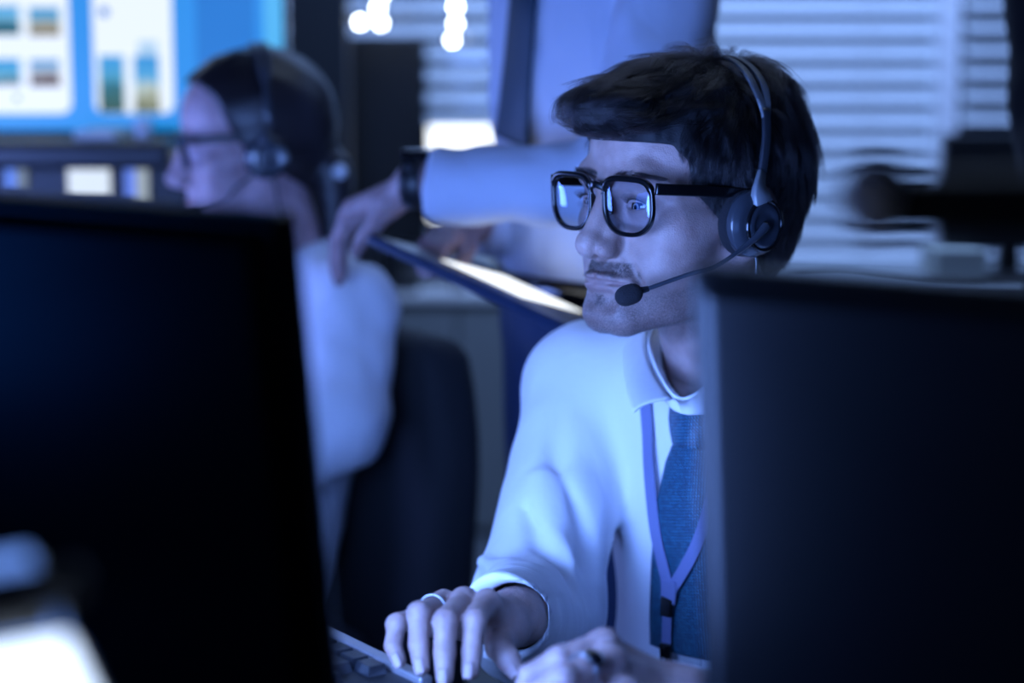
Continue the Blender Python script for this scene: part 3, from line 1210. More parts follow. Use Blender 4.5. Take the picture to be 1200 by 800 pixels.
nails(RH, (-.25, -.95, .15), hero)
nails(LH, (-.3, -.5, .8), hero)

# ---- torso and shirt
TY = math.radians(-42)
BC = np.array([.236, 1.835, 0.0])
BF = Frame(BC, TY)
SH_R = np.array([.076, 1.925, .902])
SH_L = BC + BF.R @ A(.185, .005, .905)
EL_R = np.array([.020, 1.745, .722])
EL_L = SH_L + A(.07, -.16, -.20)
WR_R = np.array(RH['wrist'])
WR_L = np.array(LH['wrist'])


def torso(p, g=0.0):
    q = BF.l(p)
    d = ell(q, (0, .010, .800), (.160 + g, .112 + g, .150 + g))
    d = smin(d, ell(q, (0, .012, .620), (.150 + g, .116 + g, .190 + g)), .05)
    d = smin(d, cone(p, SH_R, SH_L, .050 + g, .050 + g), .06)
    d = smin(d, ell(q, (0, .02, .93), (.085 + g, .055 + g, .040 + g)), .05)
    return d


def body_coarse(p):
    d = torso(p, 0)
    for a, b, c in ((SH_R, EL_R, WR_R), (SH_L, EL_L, WR_L)):
        d = smin(d, cone(p, a, b, .046, .038), .03)
        d = smin(d, cone(p, b, a * .0 + (b + (c - b) * .8), .038, .030), .01)
    n = cone(p, NECK_B, NECK_B + A(0, 0, -.04), .055, .06)
    return smin(d, n, .03)


v, q = surfnet(body_coarse, (-.05, 1.35, .48), (.52, 2.05, .98), .008)
hero_parts.append((v, q, np.zeros(len(v)), np.zeros(len(v))))
off = 0
VV, QQ, BB, LL = [], [], [], []
for v, q, b, l in hero_parts:
    VV.append(v); QQ.append(q + off); BB.append(b); LL.append(l)
    off += len(v)
mesh_np('body', np.concatenate(VV), np.concatenate(QQ), M['skin_hero'], hero,
        attrs={'beard': np.concatenate(BB), 'lip': np.concatenate(LL)})


def creases(p, segs):
    """signed ridges (+) and grooves (-) laid on the cloth: list of (polyline, radius, height)"""
    o = 0
    for pl, r, hgt in segs:
        m = None
        for a, b in zip(pl[:-1], pl[1:]):
            c = cone(p, a, b, 0, 0)
            m = c if m is None else np.minimum(m, c)
        o = o + hgt * np.exp(-(m / r) ** 2)
    return o


def Sp(*pts):
    return [P(*q) for q in pts]


HERO_CREASES = [
    (Sp((650, 480, 1.86), (655, 560, 1.84), (690, 640, 1.80), (702, 700, 1.74)), .011, -.010),
    (Sp((632, 560, 1.83), (645, 620, 1.80), (688, 668, 1.74)), .009, .008),
    (Sp((622, 600, 1.82), (640, 660, 1.76), (680, 690, 1.70)), .009, -.009),
    (Sp((690, 430, 1.80), (706, 520, 1.76), (716, 640, 1.74), (720, 760, 1.74)), .012, .006),
    (Sp((728, 470, 1.76), (740, 560, 1.73), (742, 700, 1.72)), .012, -.006),
    (Sp((668, 440, 1.84), (672, 500, 1.82), (700, 580, 1.78)), .010, .006),
    (Sp((560, 655, 1.80), (600, 668, 1.70), (640, 690, 1.66)), .008, .007),
    (Sp((556, 676, 1.80), (590, 690, 1.66), (625, 712, 1.62)), .007, -.008),
    (Sp((570, 690, 1.66), (606, 706, 1.62), (640, 730, 1.60)), .007, .006),
]


def shirt_hero(p):
    g = .012
    d = torso(p, g)
    w = value_noise(p * A(1, 1, .5), 14, 9)
    # right sleeve, full width above the elbow, gathered at the cuff
    s = cone(p, SH_R, EL_R, .057, .058)
    wr = np.array(P(588, 722, 1.545))
    s = smin(s, cone(p, EL_R, wr, .060, .034), .03)
    d = smin(d, s, .018)
    s = cone(p, SH_L, EL_L, .062, .052)
    s = smin(s, cone(p, EL_L, WR_L + (EL_L - WR_L) * .16, .052, .036), .02)
    d = smin(d, s, .018)
    d = d - creases(p, HERO_CREASES)
    d = d + .0035 * w + .0016 * value_noise(p * A(1, 1, .6), 38, 11)
    # neck opening and cut at the waist
    d = smax(d, -cone(p, NECK_B + A(0, -.01, -.015), NECK_B + A(-.01, -.03, .12), .061, .066), .004)
    # wrist openings
    for wv, el in ((WR_R, EL_R), (WR_L, EL_L)):
        ax = (el - wv) / np.linalg.norm(el - wv)
        m = (wv + ax * (-.006 if wv is WR_R else .05) - p) @ (ax + A(0, 0, .35) * (wv is WR_R))
        near = np.linalg.norm(p - wv, axis=1) < .085
        d = np.where(near, smax(d, m, .004), d)
        d = np.where(near, smax(d, -cone(p, wv - ax * .05, wv + ax * .03, .0258, .0270), .003), d)
    return d


def torso_cloth(p):
    d = torso(p, .012) - creases(p, HERO_CREASES)
    return d + .0035 * value_noise(p * A(1, 1, .5), 14, 9) + .0016 * value_noise(p * A(1, 1, .6), 38, 11)


v, q = surfnet(shirt_hero, (-.08, 1.35, .44), (.56, 2.07, 1.02), .0034, slack=1.9)
mesh_np('shirt', v, q, M['shirt_hero'], hero)

# ------------------------------------------------------------------ shirt details
def trace(o, dirs, f, n=60, eps=.0004):
    o = np.atleast_2d(np.asarray(o, float)).copy()
    dirs = np.atleast_2d(np.asarray(dirs, float))
    dirs = np.broadcast_to(dirs, o.shape)
    for _ in range(n):
        d = f(o)
        o += dirs * np.maximum(d * .7, -.002)[:, None]
    return o


def on_px(pts, f, start=1.2):
    """walk camera rays through the given frame points to the cloth"""
    cam_o = np.array([0, 0, CAM_H])
    out = []
    for px, py in pts:
        d = P(px, py, 1.0) - cam_o
        out.append((cam_o + d * start, d / np.linalg.norm(d)))
    o = np.array([a for a, b in out])
    dd = np.array([b for a, b in out])
    p = trace(o, dd, f)
    return p, grad(f, p, .004)


def cloth_strip(name, lx_rows, material, parent, off=.003, thick=.002, nx=13, bulge=.0, f=None, uv=1.0):
    """rows (local x centre, z, half width) laid on the shirt front"""
    f = f or torso_cloth
    P0, U, Vv = [], [], []
    for (cx, z, hw) in lx_rows:
        for i in range(nx):
            t = -1 + 2 * i / (nx - 1)
            P0.append([cx + hw * t, -.25, z])
            U.append(hw * t)
            Vv.append(z)
    P0 = BF.w(np.array(P0))
    p = trace(P0, BF.R @ np.array([0, 1, 0]), f)
    # keep each row straight across like a hanging band
    p = p.reshape(len(lx_rows), nx, 3)
    nrm = -(BF.R @ np.array([0, 1, 0]))
    fr_ = (p @ nrm)
    flat = fr_.max(1, keepdims=True)
    p = p + nrm * ((flat - fr_) * .6)[..., None]
    t = np.linspace(-1, 1, nx)[None, :, None]
    p = p + nrm * (off + bulge * (1 - t ** 2))
    F = []
    R = len(lx_rows)
    for r in range(R - 1):
        for i in range(nx - 1):
            a = r * nx + i
            F.append((a, a + 1, a + nx + 1, a + nx))
    return mesh_np(name, p.reshape(-1, 3), F, material, parent, attrs={'tu': np.array(U) * uv, 'tv': np.array(Vv) * uv}, solid=thick)


def tie_mat():
    m = bpy.data.materials.new('woven_tie')
    n, l, b = nodes_of(m)
    b.inputs['Roughness'].default_value = .45
    cx = n.new('ShaderNodeCombineXYZ')
    for i, a in enumerate(('tu', 'tv')):
        at = n.new('ShaderNodeAttribute')
        at.attribute_name = a
        l.new(at.outputs['Fac'], cx.inputs[i])
    mp = n.new('ShaderNodeMapping')
    mp.inputs['Rotation'].default_value = (0, 0, math.radians(38))
    mp.inputs['Scale'].default_value = (1, 1, 1)
    l.new(cx.outputs[0], mp.inputs[0])
    br = n.new('ShaderNodeTexBrick')
    br.inputs['Scale'].default_value = 145
    br.inputs['Color1'].default_value = (.045, .27, .42, 1)
    br.inputs['Color2'].default_value = (.02, .14, .26, 1)
    br.inputs['Mortar'].default_value = (.004, .010, .03, 1)
    br.inputs['Mortar Size'].default_value = .10
    br.inputs['Brick Width'].default_value = .55
    br.inputs['Row Height'].default_value = .3
    br.inputs['Mortar Smooth'].default_value = .5
    l.new(mp.outputs[0], br.inputs['Vector'])
    l.new(br.outputs['Color'], b.inputs['Base Color'])
    bp = n.new('ShaderNodeBump')
    bp.inputs['Strength'].default_value = .6
    bp.inputs['Distance'].default_value = .0005
    bp.invert = True
    l.new(br.outputs['Fac'], bp.inputs['Height'])
    l.new(bp.outputs[0], b.inputs['Normal'])
    return m


M['tie'] = tie_mat()


def zpx(py, depth=1.76):
    return float(P(800, py, depth)[2])


def rows(kp, n):
    out = []
    kp = np.array(kp, float)
    for t in np.linspace(0, len(kp) - 1, n):
        i = min(int(t), len(kp) - 2)
        f = t - i
        out.append(tuple(kp[i] * (1 - f) + kp[i + 1] * f))
    return out


# placket running under the tie
cloth_strip('placket', rows([(0, zpx(500), .016), (0, zpx(640), .017), (0, zpx(800), .017)], 26), M['shirt_hero'], hero, off=.0012, thick=.0016)
tie_root = cloth_strip('tie', rows([(0.001, zpx(512), .019), (.001, zpx(530), .0215), (0, zpx(556), .0275), (0, zpx(600), .032), (0, zpx(680), .036), (0, zpx(760), .039), (0, zpx(786), .0385)], 46),
                       M['tie'], hero, off=.006, thick=.004, bulge=.004, nx=17)
cloth_strip('tie_knot', rows([(.001, zpx(474), .023), (.001, zpx(482), .0265), (.001, zpx(500), .0245), (.001, zpx(516), .0205), (.001, zpx(529), .0165)], 20),
            M['tie'], hero, off=.011, thick=.007, bulge=.007, nx=17)


def leaf(name, fold, outer, material, parent, thick=.0022, sub=7, roll=.004):
    a = smooth_path([P(*q) for q in fold], sub)
    b = smooth_path([P(*q) for q in outer], sub)
    n = min(len(a), len(b))
    m = 9
    V_, F_ = [], []
    for i in range(n):
        A_, B_ = a[i], b[i]
        outw = (B_ - A_)
        hz = np.array([outw[0], outw[1], 0])
        hz /= np.linalg.norm(hz) + 1e-9
        for j in range(m):
            t = j / (m - 1)
            V_.append(A_ + outw * t + hz * roll * math.sin(math.pi * t) + np.array([0, 0, roll * .5 * math.sin(math.pi * t)]))
    for i in range(n - 1):
        for j in range(m - 1):
            k = i * m + j
            F_.append((k, k + 1, k + m + 1, k + m))
    return mesh_np(name, V_, F_, material, parent, solid=thick)


col_l = leaf('collar', [(858, 372, 1.93), (810, 366, 1.93), (768, 376, 1.90), (756, 402, 1.845), (766, 436, 1.795), (786, 467, 1.750)],
             [(862, 398, 1.97), (800, 384, 1.97), (738, 392, 1.93), (731, 418, 1.86), (734, 452, 1.795), (742, 483, 1.745)], M['shirt_hero'], hero)
leaf('collar', [(789, 468, 1.748), (806, 470, 1.742), (828, 455, 1.745), (848, 430, 1.77), (862, 400, 1.85), (858, 372, 1.93)],
     [(797, 484, 1.730), (812, 486, 1.728), (842, 482, 1.725), (876, 462, 1.75), (886, 420, 1.85), (870, 398, 1.96)], M['shirt_hero'], hero)
bm = bmesh.new()
bandp = smooth_path([P(768, 384, 1.90), P(760, 408, 1.845), P(770, 440, 1.80), P(788, 469, 1.757), P(806, 474, 1.748), P(828, 460, 1.755), P(848, 434, 1.79)], 5)
add_tube(bm, bandp, 1.0, 10, flat=(.0075, .0014), up=[Vector((0, -.1, 1))] * len(bandp))
bm_obj('collar_band', bm, M['shirt_hero'], hero, smooth=True)


def cloth_ribbon(name, px, w, t, material, parent, off=.0025, f=None, sub=6):
    f = f or torso_cloth
    q = smooth_path([np.array([a, b, 0.0]) for a, b in px], sub)
    p, nn = on_px([(a[0], a[1]) for a in q], f)
    # smooth the path so that the ribbon bridges small folds
    for _ in range(3):
        p[1:-1] = (p[:-2] + p[1:-1] * 2 + p[2:]) / 4
        nn[1:-1] = (nn[:-2] + nn[1:-1] * 2 + nn[2:]) / 4
    nn /= np.linalg.norm(nn, axis=1)[:, None]
    off = np.linspace(off[0], off[1], len(p))[:, None] if isinstance(off, tuple) else off
    return ribbon_path(name, list(p + nn * off), list(nn), w, t, material, parent)


lan = thing('lanyard', 'violet-blue ribbon lanyard with black clip hanging over the tie of the man typing', 'lanyard', tuple(P(800, 700, 1.72)))
cloth_ribbon('strap', [(759, 474), (764, 510), (768, 550), (775, 600), (784, 640), (798, 684)], .0135, .0016, M['lanyard'], lan, off=(.003, .0165))
cloth_ribbon('strap', [(862, 470), (855, 530), (843, 580), (828, 630), (804, 684)], .0120, .0016, M['lanyard'], lan, off=(.003, .0175))
cloth_ribbon('strap', [(800, 676), (800, 690), (799, 700)], .0185, .0018, M['lanyard'], lan, off=.0185)
cloth_ribbon('clip', [(799, 696), (798, 706), (798, 716)], .0135, .0050, M['gloss_black'], lan, off=.0185)
cloth_ribbon('strap', [(798, 714), (797, 735), (796, 752)], .0110, .0015, M['lanyard'], lan, off=.0180)
cloth_ribbon('clip', [(796, 748), (796, 766), (795, 786)], .0120, .0060, M['gloss_black'], lan, off=.0180)
for py in (768, 776):
    pp, nn = on_px([(795, py)], torso_cloth)
    bm = bmesh.new()
    add_cyl(bm, pp[0] + nn[0] * .020, pp[0] + nn[0] * .0225, .0030, .0022, 14)
    bm_obj('rivet', bm, M['silver'], lan, smooth=False)

# buttons beside the placket and sleeve cuff seam
for py in (560, 650, 735):
    pass

# ------------------------------------------------------------------ spectacles, headset, rings
gl = thing('eyeglasses', 'thick black square-framed glasses on the face of the man typing', 'glasses', tuple(HF.w((0, -.094, -.003))))
make_glasses(gl, HF, y0=-.1030, z0=-.0030, temple_drop=.003, dx=.0370, w=.0560, h=.0470)
hs = thing('headset', 'grey headset with black microphone worn over the black quiff', 'headset', tuple(HF.w((.09, .01, -.014))))
make_headset(hs, HF, mic=(.058, -.114, -.075), top=.129, top_y=.024, side=.0825, low_y=.004)


def finger_ring(name, label, a, b, t, r, parent_h, stone=None, band=.0032):
    a, b = A(*a), A(*b)
    c = a + (b - a) * t
    ax = (b - a) / np.linalg.norm(b - a)
    g = thing(name, label, 'ring', tuple(c))
    u = np.cross(ax, A(0, 0, 1))
    u /= np.linalg.norm(u)
    w = np.cross(ax, u)
    bm = bmesh.new()
    pts = [c + (u * math.cos(q) + w * math.sin(q)) * r for q in np.linspace(0, 2 * math.pi, 37)[:-1]]
    add_tube(bm, pts, 1.0, 8, closed=True, flat=(band / 2, .0009), up=[Vector(ax)] * 36)
    bm_obj('band', bm, M['silver'], g, smooth=True)
    if stone is not None:
        n = A(*stone)
        n = n - ax * (n @ ax)
        n /= np.linalg.norm(n)
        k = c + n * (r + .0006)
        bm = bmesh.new()
        add_cyl(bm, k, k + n * .0030, .0060, .0074, 28)
        bm_obj('bezel', bm, M['silver'], g, bevel=.0005)
        bm = bmesh.new()
        bmesh.ops.create_uvsphere(bm, u_segments=24, v_segments=12, radius=1)
        rot = Vector((0, 0, 1)).rotation_difference(Vector(n)).to_matrix().to_4x4()
        bmesh.ops.transform(bm, matrix=Matrix.Translation(Vector(k + n * .0030)) @ rot @ Matrix.Diagonal((.0062, .0062, .0022, 1)), verts=bm.verts)
        bm_obj('gemstone', bm, M['stone'], g, smooth=True)


finger_ring('finger_ring', 'thin silver band on the ring finger of the hand on the keyboard', RH['fingers'][2][0], RH['fingers'][2][1], .45, .0105, hero)
finger_ring('finger_ring', 'silver signet ring with round black stone on the nearer hand', LH['fingers'][1][0], LH['fingers'][1][1], .58, .0120, hero, stone=(.05, -.75, .65), band=.0045)


# ------------------------------------------------------------------ keyboard
EDGE = np.array([.57, -.82, 0.0]) / np.hypot(.57, .82)      # along the user's left-right axis
INTO = np.array([-.82, -.57, 0.0]) / np.hypot(.57, .82)     # away from the user
KA = P(378, 727, 1.62)
DESK_Z = .753
tips = [np.array(f[3]) for f in RH['fingers']]
print('tip z', [round(float(t[2]), 3) for t in tips], 'KA', KA, 'wrist', RH['wrist'], 'LH', [np.round(f[3], 3) for f in LH['fingers']])
kbz = .777
# keyboard origin: user-side left end; solve so its top edge passes through the frame point
KD = P(452, 764, 1.0) - np.array([0, 0, CAM_H])
k1 = np.array([0, 0, CAM_H]) + KD * ((CAM_H - kbz) / -KD[2])
KD = P(380, 729, 1.0) - np.array([0, 0, CAM_H])
k0 = np.array([0, 0, CAM_H]) + KD * ((CAM_H - kbz) / -KD[2])
EDGE = (k1 - k0) / np.linalg.norm(k1 - k0)
INTO = np.array([EDGE[1], -EDGE[0], 0.0])
KO = k0 - EDGE * .30            # the right hand end lies hidden behind the left monitor
KW, KDp = .46, .150
rotz = math.atan2(EDGE[1], EDGE[0])
kb = thing('keyboard', 'black computer keyboard with a silver front edge under the typing hand', 'keyboard', tuple(KO + EDGE * KW / 2 + INTO * KDp / 2 + np.array([0, 0, DESK_Z - kbz])), rotz)
RZ = Matrix.Rotation(rotz, 3, 'Z')


def kpt(u, v, z):
    return KO + EDGE * u + INTO * v + np.array([0, 0, z])


def kchild(o, c):
    o.parent = kb
    o.location = (Matrix.Rotation(-rotz, 3, 'Z') @ (Vector(c) - kb.location))
    return o


o = box('case', (0, 0, 0), (KW, KDp, .016), M['black_plastic'], None, bevel=.003)
kchild(o, kpt(KW / 2, KDp / 2, -.0145))
o = box('front_edge', (0, 0, 0), (KW + .002, .011, .0235), M['brushed'], None, bevel=.002)
kchild(o, kpt(KW / 2, .0045, -.0125))
bm = bmesh.new()


def key_mesh(wk, dk=.0165, hk=.0075):
    bm = bmesh.new()
    b = [bm.verts.new((x * wk / 2, y * dk / 2, 0)) for x, y in ((-1, -1), (1, -1), (1, 1), (-1, 1))]
    t = [bm.verts.new((x * (wk / 2 - .0018), y * (dk / 2 - .0018), hk)) for x, y in ((-1, -1), (1, -1), (1, 1), (-1, 1))]
    bm.faces.new(b[::-1])
    bm.faces.new(t)
    for i in range(4):
        bm.faces.new((b[i], b[(i + 1) % 4], t[(i + 1) % 4], t[i]))
    me = bpy.data.meshes.new('key')
    bm.to_mesh(me)
    bm.free()
    me.materials.append(M['key'])
    return me


kmesh = {}
PIT = .0190
M['legend'] = mat('key_legend', (.55, .57, .6), .5)
layout = [
    [1.25, 1.25, 1.25, 6.25, 1.25, 1.25, 1.25, 1.25, 1, 1, 1, 2, 1, 1][::-1],
    [2.25, 1, 1, 1, 1, 1, 1, 1, 1, 1, 1, 2.75, 1, 1, 1, 1, 1, 1][::-1],
    [1.75] + [1] * 11 + [2.25] + [1] * 7,
    [1.5] + [1] * 12 + [1.5] + [1] * 7,
    [1] * 13 + [2] + [1] * 7,
    [1] * 22,
]
LETTERS = ['', '/.,MNBVCXZ', "';LKJHGFDSA", '][POIUYTREWQ', '=-0987654321`', '']
nkeys = 0
for r, row in enumerate(layout):
    u = .006
    v = .014 + PIT * (r + .5) + (.004 if r == 5 else 0)
    for i, wu in enumerate(row):
        wk = round(wu * PIT - .0022, 5)
        if u + wk > KW - .004:
            break
        if wk not in kmesh:
            kmesh[wk] = key_mesh(wk)
        o = bpy.data.objects.new('key', kmesh[wk])
        COL.objects.link(o)
        kchild(o, kpt(u + wu * PIT / 2, v, -.0065))
        nkeys += 1
        u += wu * PIT
key_top = kbz + .001

# ------------------------------------------------------------------ desk
NU = -INTO
E0 = k0 + NU * .028
dA, dB = E0 - EDGE * .45, E0 + EDGE * 1.15
poly = [dA, dB, dB + INTO * .74, dA + INTO * .74]
dk = thing('desk', 'black desk top carrying the keyboard and the two near monitors', 'desk', tuple((dA + dB) / 2 + INTO * .4)[:2] + (0,))
bm = bmesh.new()
lo = [bm.verts.new((q[0], q[1], DESK_Z - .028)) for q in poly]
hi = [bm.verts.new((q[0], q[1], DESK_Z)) for q in poly]
bm.faces.new(hi)
bm.faces.new(lo[::-1])
for i in range(4):
    bm.faces.new((lo[i], lo[(i + 1) % 4], hi[(i + 1) % 4], hi[i]))
bmesh.ops.recalc_face_normals(bm, faces=bm.faces)
me = bpy.data.meshes.new('desk_top')
bm.to_mesh(me)
bm.free()
o = new_obj('desk_top', me, M['desk'], dk)
b_ = o.modifiers.new('bevel', 'BEVEL')
b_.width = .003
for cu, cv in ((.06, .06), (1.50, .06), (1.50, .68), (.06, .68)):
    q = dA + EDGE * cu + INTO * cv
    o = box('leg', (q[0], q[1], (DESK_Z - .028) / 2), (.05, .05, DESK_Z - .028), M['desk'], None, bevel=.004)
    o.parent = dk
    o.matrix_parent_inverse = dk.matrix_basis.inverted()


# ------------------------------------------------------------------ monitors
def screen_mat(name, color, strength, kind=0):
    """a lit screen: window panes of a desktop, flat picture"""
    m = bpy.data.materials.new(name)
    n, l, b = nodes_of(m)
    b.inputs['Base Color'].default_value = (0.01, .01, .012, 1)
    b.inputs['Roughness'].default_value = .25
    tc = n.new('ShaderNodeTexCoord')
    br = n.new('ShaderNodeTexBrick')
    br.inputs['Scale'].default_value = 2.4
    br.inputs['Color1'].default_value = (*color, 1)
    br.inputs['Color2'].default_value = (color[0] * .7, color[1] * .8, color[2], 1)
    br.inputs['Mortar'].default_value = (color[0] * .3, color[1] * .5, color[2] * .9, 1)
    br.inputs['Mortar Size'].default_value = .02
    l.new(tc.outputs['Generated'], br.inputs['Vector'])
    l.new(br.outputs['Color'], b.inputs['Emission Color'])
    b.inputs['Emission Strength'].default_value = strength
    return m


def monitor(label, group, center, yaw, tilt, roll, W, Hh, base_z, smat, name='monitor', stand=True, back_first=True):
    """local: screen faces +y, back faces -y; yaw about z; tilt>0 leans the top towards -y"""
    g = thing(name, label, 'monitor', (center[0], center[1], base_z), 0, group)
    Rm = Euler((0, 0, yaw)).to_matrix() @ Euler((tilt, 0, 0)).to_matrix() @ Euler((0, roll, 0)).to_matrix()
    C = Vector(center)

    def put(nm, c, s, mt, bv=.0, seg=2):
        o = box(nm, (0, 0, 0), s, mt, None, bevel=bv, seg=seg)
        o.matrix_world = Matrix.Translation(C + Rm @ Vector(c)) @ Rm.to_4x4()
        o.parent = g
        o.matrix_parent_inverse = g.matrix_basis.inverted()
        return o
    put('bezel', (0, 0, 0), (W, .018, Hh), M['shell'], .004)
    put('screen', (0, .0096, 0), (W - .016, .0012, Hh - .022), smat)
    # tapered back cover
    bm = bmesh.new()
    r1 = [(x * W / 2 * .985, -.0085, z * Hh / 2 * .975) for x, z in ((-1, -1), (1, -1), (1, 1), (-1, 1))]
    r2 = [(x * W / 2 * .955, -.015, z * Hh / 2 * .93) for x, z in ((-1, -1), (1, -1), (1, 1), (-1, 1))]
    r3 = [(x * W / 2 * .50, -.026, z * Hh / 2 * .50 - .01) for x, z in ((-1, -1), (1, -1), (1, 1), (-1, 1))]
    rr = [[bm.verts.new(q) for q in r] for r in (r1, r2, r3)]
    for a_, b_ in zip(rr[:-1], rr[1:]):
        for i in range(4):
            bm.faces.new((a_[i], a_[(i + 1) % 4], b_[(i + 1) % 4], b_[i]))
    bm.faces.new(rr[-1])
    bm.faces.new(rr[0][::-1])
    bmesh.ops.recalc_face_normals(bm, faces=bm.faces)
    o = bm_obj('back_cover', bm, M['shell'], None, bevel=.006, seg=4)
    o.data.polygons.foreach_set('use_smooth', [True] * len(o.data.polygons))
    o.matrix_world = Matrix.Translation(C) @ Rm.to_4x4()
    o.parent = g
    o.matrix_parent_inverse = g.matrix_basis.inverted()
    if stand:
        top = C + Rm @ Vector((0, -.026, -.03))
        bm = bmesh.new()
        dirn = Vector((math.sin(yaw), -math.cos(yaw), 0))
        q = [top, top + dirn * .03 + Vector((0, 0, -.01)), Vector((top.x, top.y, 0)) + dirn * .05 + Vector((0, 0, base_z + .10)), Vector((top.x, top.y, 0)) + dirn * .045 + Vector((0, 0, base_z + .012))]
        sp = smooth_path(q, 5)
        add_tube(bm, sp, 1.0, 10, flat=(.011, .030), up=[dirn] * len(sp))
        bm_obj('stand_neck', bm, M['shell'], g, smooth=True)
        o = box('stand_base', (0, 0, 0), (.24, .19, .012), M['shell'], None, bevel=.005)
        o.matrix_world = Matrix.Translation(Vector((top.x, top.y, base_z + .006)) + dirn * .03) @ Matrix.Rotation(yaw, 4, 'Z')
        o.parent = g
        o.matrix_parent_inverse = g.matrix_basis.inverted()
    return g


SCR_L = screen_mat('screen_left', (.22, .40, 1.0), 34.0)
SCR_R = screen_mat('screen_right', (.12, .30, 1.0), 2.2)
# left monitor: its right hand edge runs from (330,252) to (382,800) in the photograph
tl = P(322, 254, .93)
yawL, tiltL = math.radians(-33), math.radians(7)
WL, HL = .54, .33
RmL = Euler((0, 0, yawL)).to_matrix() @ Euler((tiltL, 0, 0)).to_matrix()
cL = Vector(tl) - RmL @ Vector((WL / 2, -.01, HL / 2))
monitor('near black monitor on the left, seen from behind, leaning back', 'near monitors seen from behind', cL, yawL, tiltL, 0, WL, HL, DESK_Z, SCR_L)
yawR, tiltR, rollR = math.radians(-36), math.radians(4), math.radians(-.5)
tr = P(806, 314, .98)
RmR = Euler((0, 0, yawR)).to_matrix() @ Euler((tiltR, 0, 0)).to_matrix() @ Euler((0, rollR, 0)).to_matrix()
cR = Vector(tr) - RmR @ Vector((-WL / 2, -.01, HL / 2))
monitor('near black monitor on the right, upright, seen from behind', 'near monitors seen from behind', cR, yawR, tiltR, rollR, WL, HL, DESK_Z, SCR_R)

# ------------------------------------------------------------------ room
def wall(name, verts, faces, material):
    o = mesh_np(name, verts, faces, material, None, smooth=False)
    return struct(o)


def slab(name, c, s, material, parent=None, bevel=0.0):
    return struct(box(name, c, s, material, parent, bevel=bevel))


slab('floor', (0.3, 2.6, -.02), (6.4, 6.4, .04), M['floor'])
slab('ceiling', (0.3, 2.6, 2.72), (6.4, 6.4, .04), mat('ceiling_tile', (.10, .11, .13), .9))
WY = 5.15
SILL = .60
slab('wall_back', (0.3, WY + .05, SILL / 2 - .01), (6.4, .10, SILL - .02), M['wall_grey'])
slab('wall_left', (-2.95, 2.6, 1.35), (.10, 6.4, 2.7), M['wall_dark'])
slab('wall_right', (3.55, 2.6, 1.35), (.10, 6.4, 2.7), M['wall_dark'])
slab('trim_1', (0.3, WY + .05, 2.50), (6.4, .10, .40), M['wall_grey'])
slab('window_sill', (1.5, WY - .02, SILL - .005), (4.1, .16, .03), M['white_plastic'], bevel=.004)
slab('baseboard_back', (0.3, WY - .012, .05), (6.4, .02, .10), mat('baseboard', (.09, .10, .11), .6))
# dark partition that carries the big display, and its end column
PX0 = (335 - 600) / FPX
slab('wall_partition', (-1.62, 4.55, 1.35), (2.50, .10, 2.7), M['wall_dark'])
# window panes behind the blinds
gm = mat('night_glass', (.02, .03, .05), .05, spec=.8)
o = slab('window_1', (0.36, WY + .06, 1.45), (1.50, .02, 1.75), gm)
o = slab('window_2', (1.93, WY + .06, 1.45), (1.56, .02, 1.75), gm)
fm = mat('window_frame_white', (.72, .73, .78), .5)
for x, w in ((-.44, .05), (1.105, .060), (2.74, .05)):
    o = slab('trim_2', (x, WY - .015, 1.45), (w, .07, 1.75), fm, bevel=.003)

slat_mesh = {}


def blind(label, x0, x1, tilt, z0, z1, pitch, y):
    g = thing('window_blind', label, 'blind', ((x0 + x1) / 2, y, z1), 0)
    key = (round(x1 - x0, 3),)
    w = x1 - x0
    bm = bmesh.new()
    n = 5
    D = .062
    row = []
    for i in range(n):
        t = -1 + 2 * i / (n - 1)
        row.append([bm.verts.new((s * w / 2, t * D / 2, .0035 * (1 - t * t))) for s in (-1, 1)])
    for a_, b_ in zip(row[:-1], row[1:]):
        bm.faces.new((a_[0], a_[1], b_[1], b_[0]))
    me = bpy.data.meshes.new('slat')
    bm.to_mesh(me)
    bm.free()
    me.polygons.foreach_set('use_smooth', [True] * len(me.polygons))
    me.materials.append(M['blind'])
    k = 0
    z = z0
    while z < z1 - .03:
        o = bpy.data.objects.new('slat', me)
        COL.objects.link(o)
        o.parent = g
        o.matrix_parent_inverse = g.matrix_basis.inverted()
        o.location = ((x0 + x1) / 2, y, z)
        o.rotation_euler = (math.radians(tilt + random.uniform(-1.2, 1.2)), 0, 0)
        z += pitch
    o = box('head_rail', ((x0 + x1) / 2, y, z1), (w, .06, .045), M['white_plastic'], g)
    for fx in (.12, .5, .88):
        o = box('ladder_cord', (x0 + w * fx, y - .033, (z0 + z1) / 2), (.004, .002, z1 - z0), M['white_plastic'], g)
    return g


blind('wide white window blind with closed slats behind the man typing', -.41, 1.075, 46, SILL + .04, 2.28, .0565, WY - .06)
blind('white window blind with half open slats at the right edge, beside the mullion', 1.14, 2.70, 24, SILL + .04, 2.28, .0565, WY - .06)

# power outlet on the back wall
g = thing('power_outlet', 'pale double power outlet on the low grey cabinet beside the trouser leg', 'outlet', tuple(P(536, 538, 4.87)))
c = P(536, 538, 4.87)
box('face_plate', (c[0], 4.848, c[2]), (.062, .012, .13), M['cream'], g, bevel=.004)
for dz in (-.035, .035):
    box('socket', (c[0], 4.841, c[2] + dz), (.045, .006, .045), M['wall_grey'], g, bevel=.002)

# ------------------------------------------------------------------ wall display
DY = 3.25


def at_y(px, py, y):
    c, s = math.cos(PITCH), math.sin(PITCH)
    d = P(px, py, 1.0) - np.array([0, 0, CAM_H])
    return np.array([0, 0, CAM_H]) + d * (y / d[1])


disp = thing('wall_display', 'large display on the console showing blue desktop with white photo windows', 'display', tuple(at_y(120, 0, DY)))


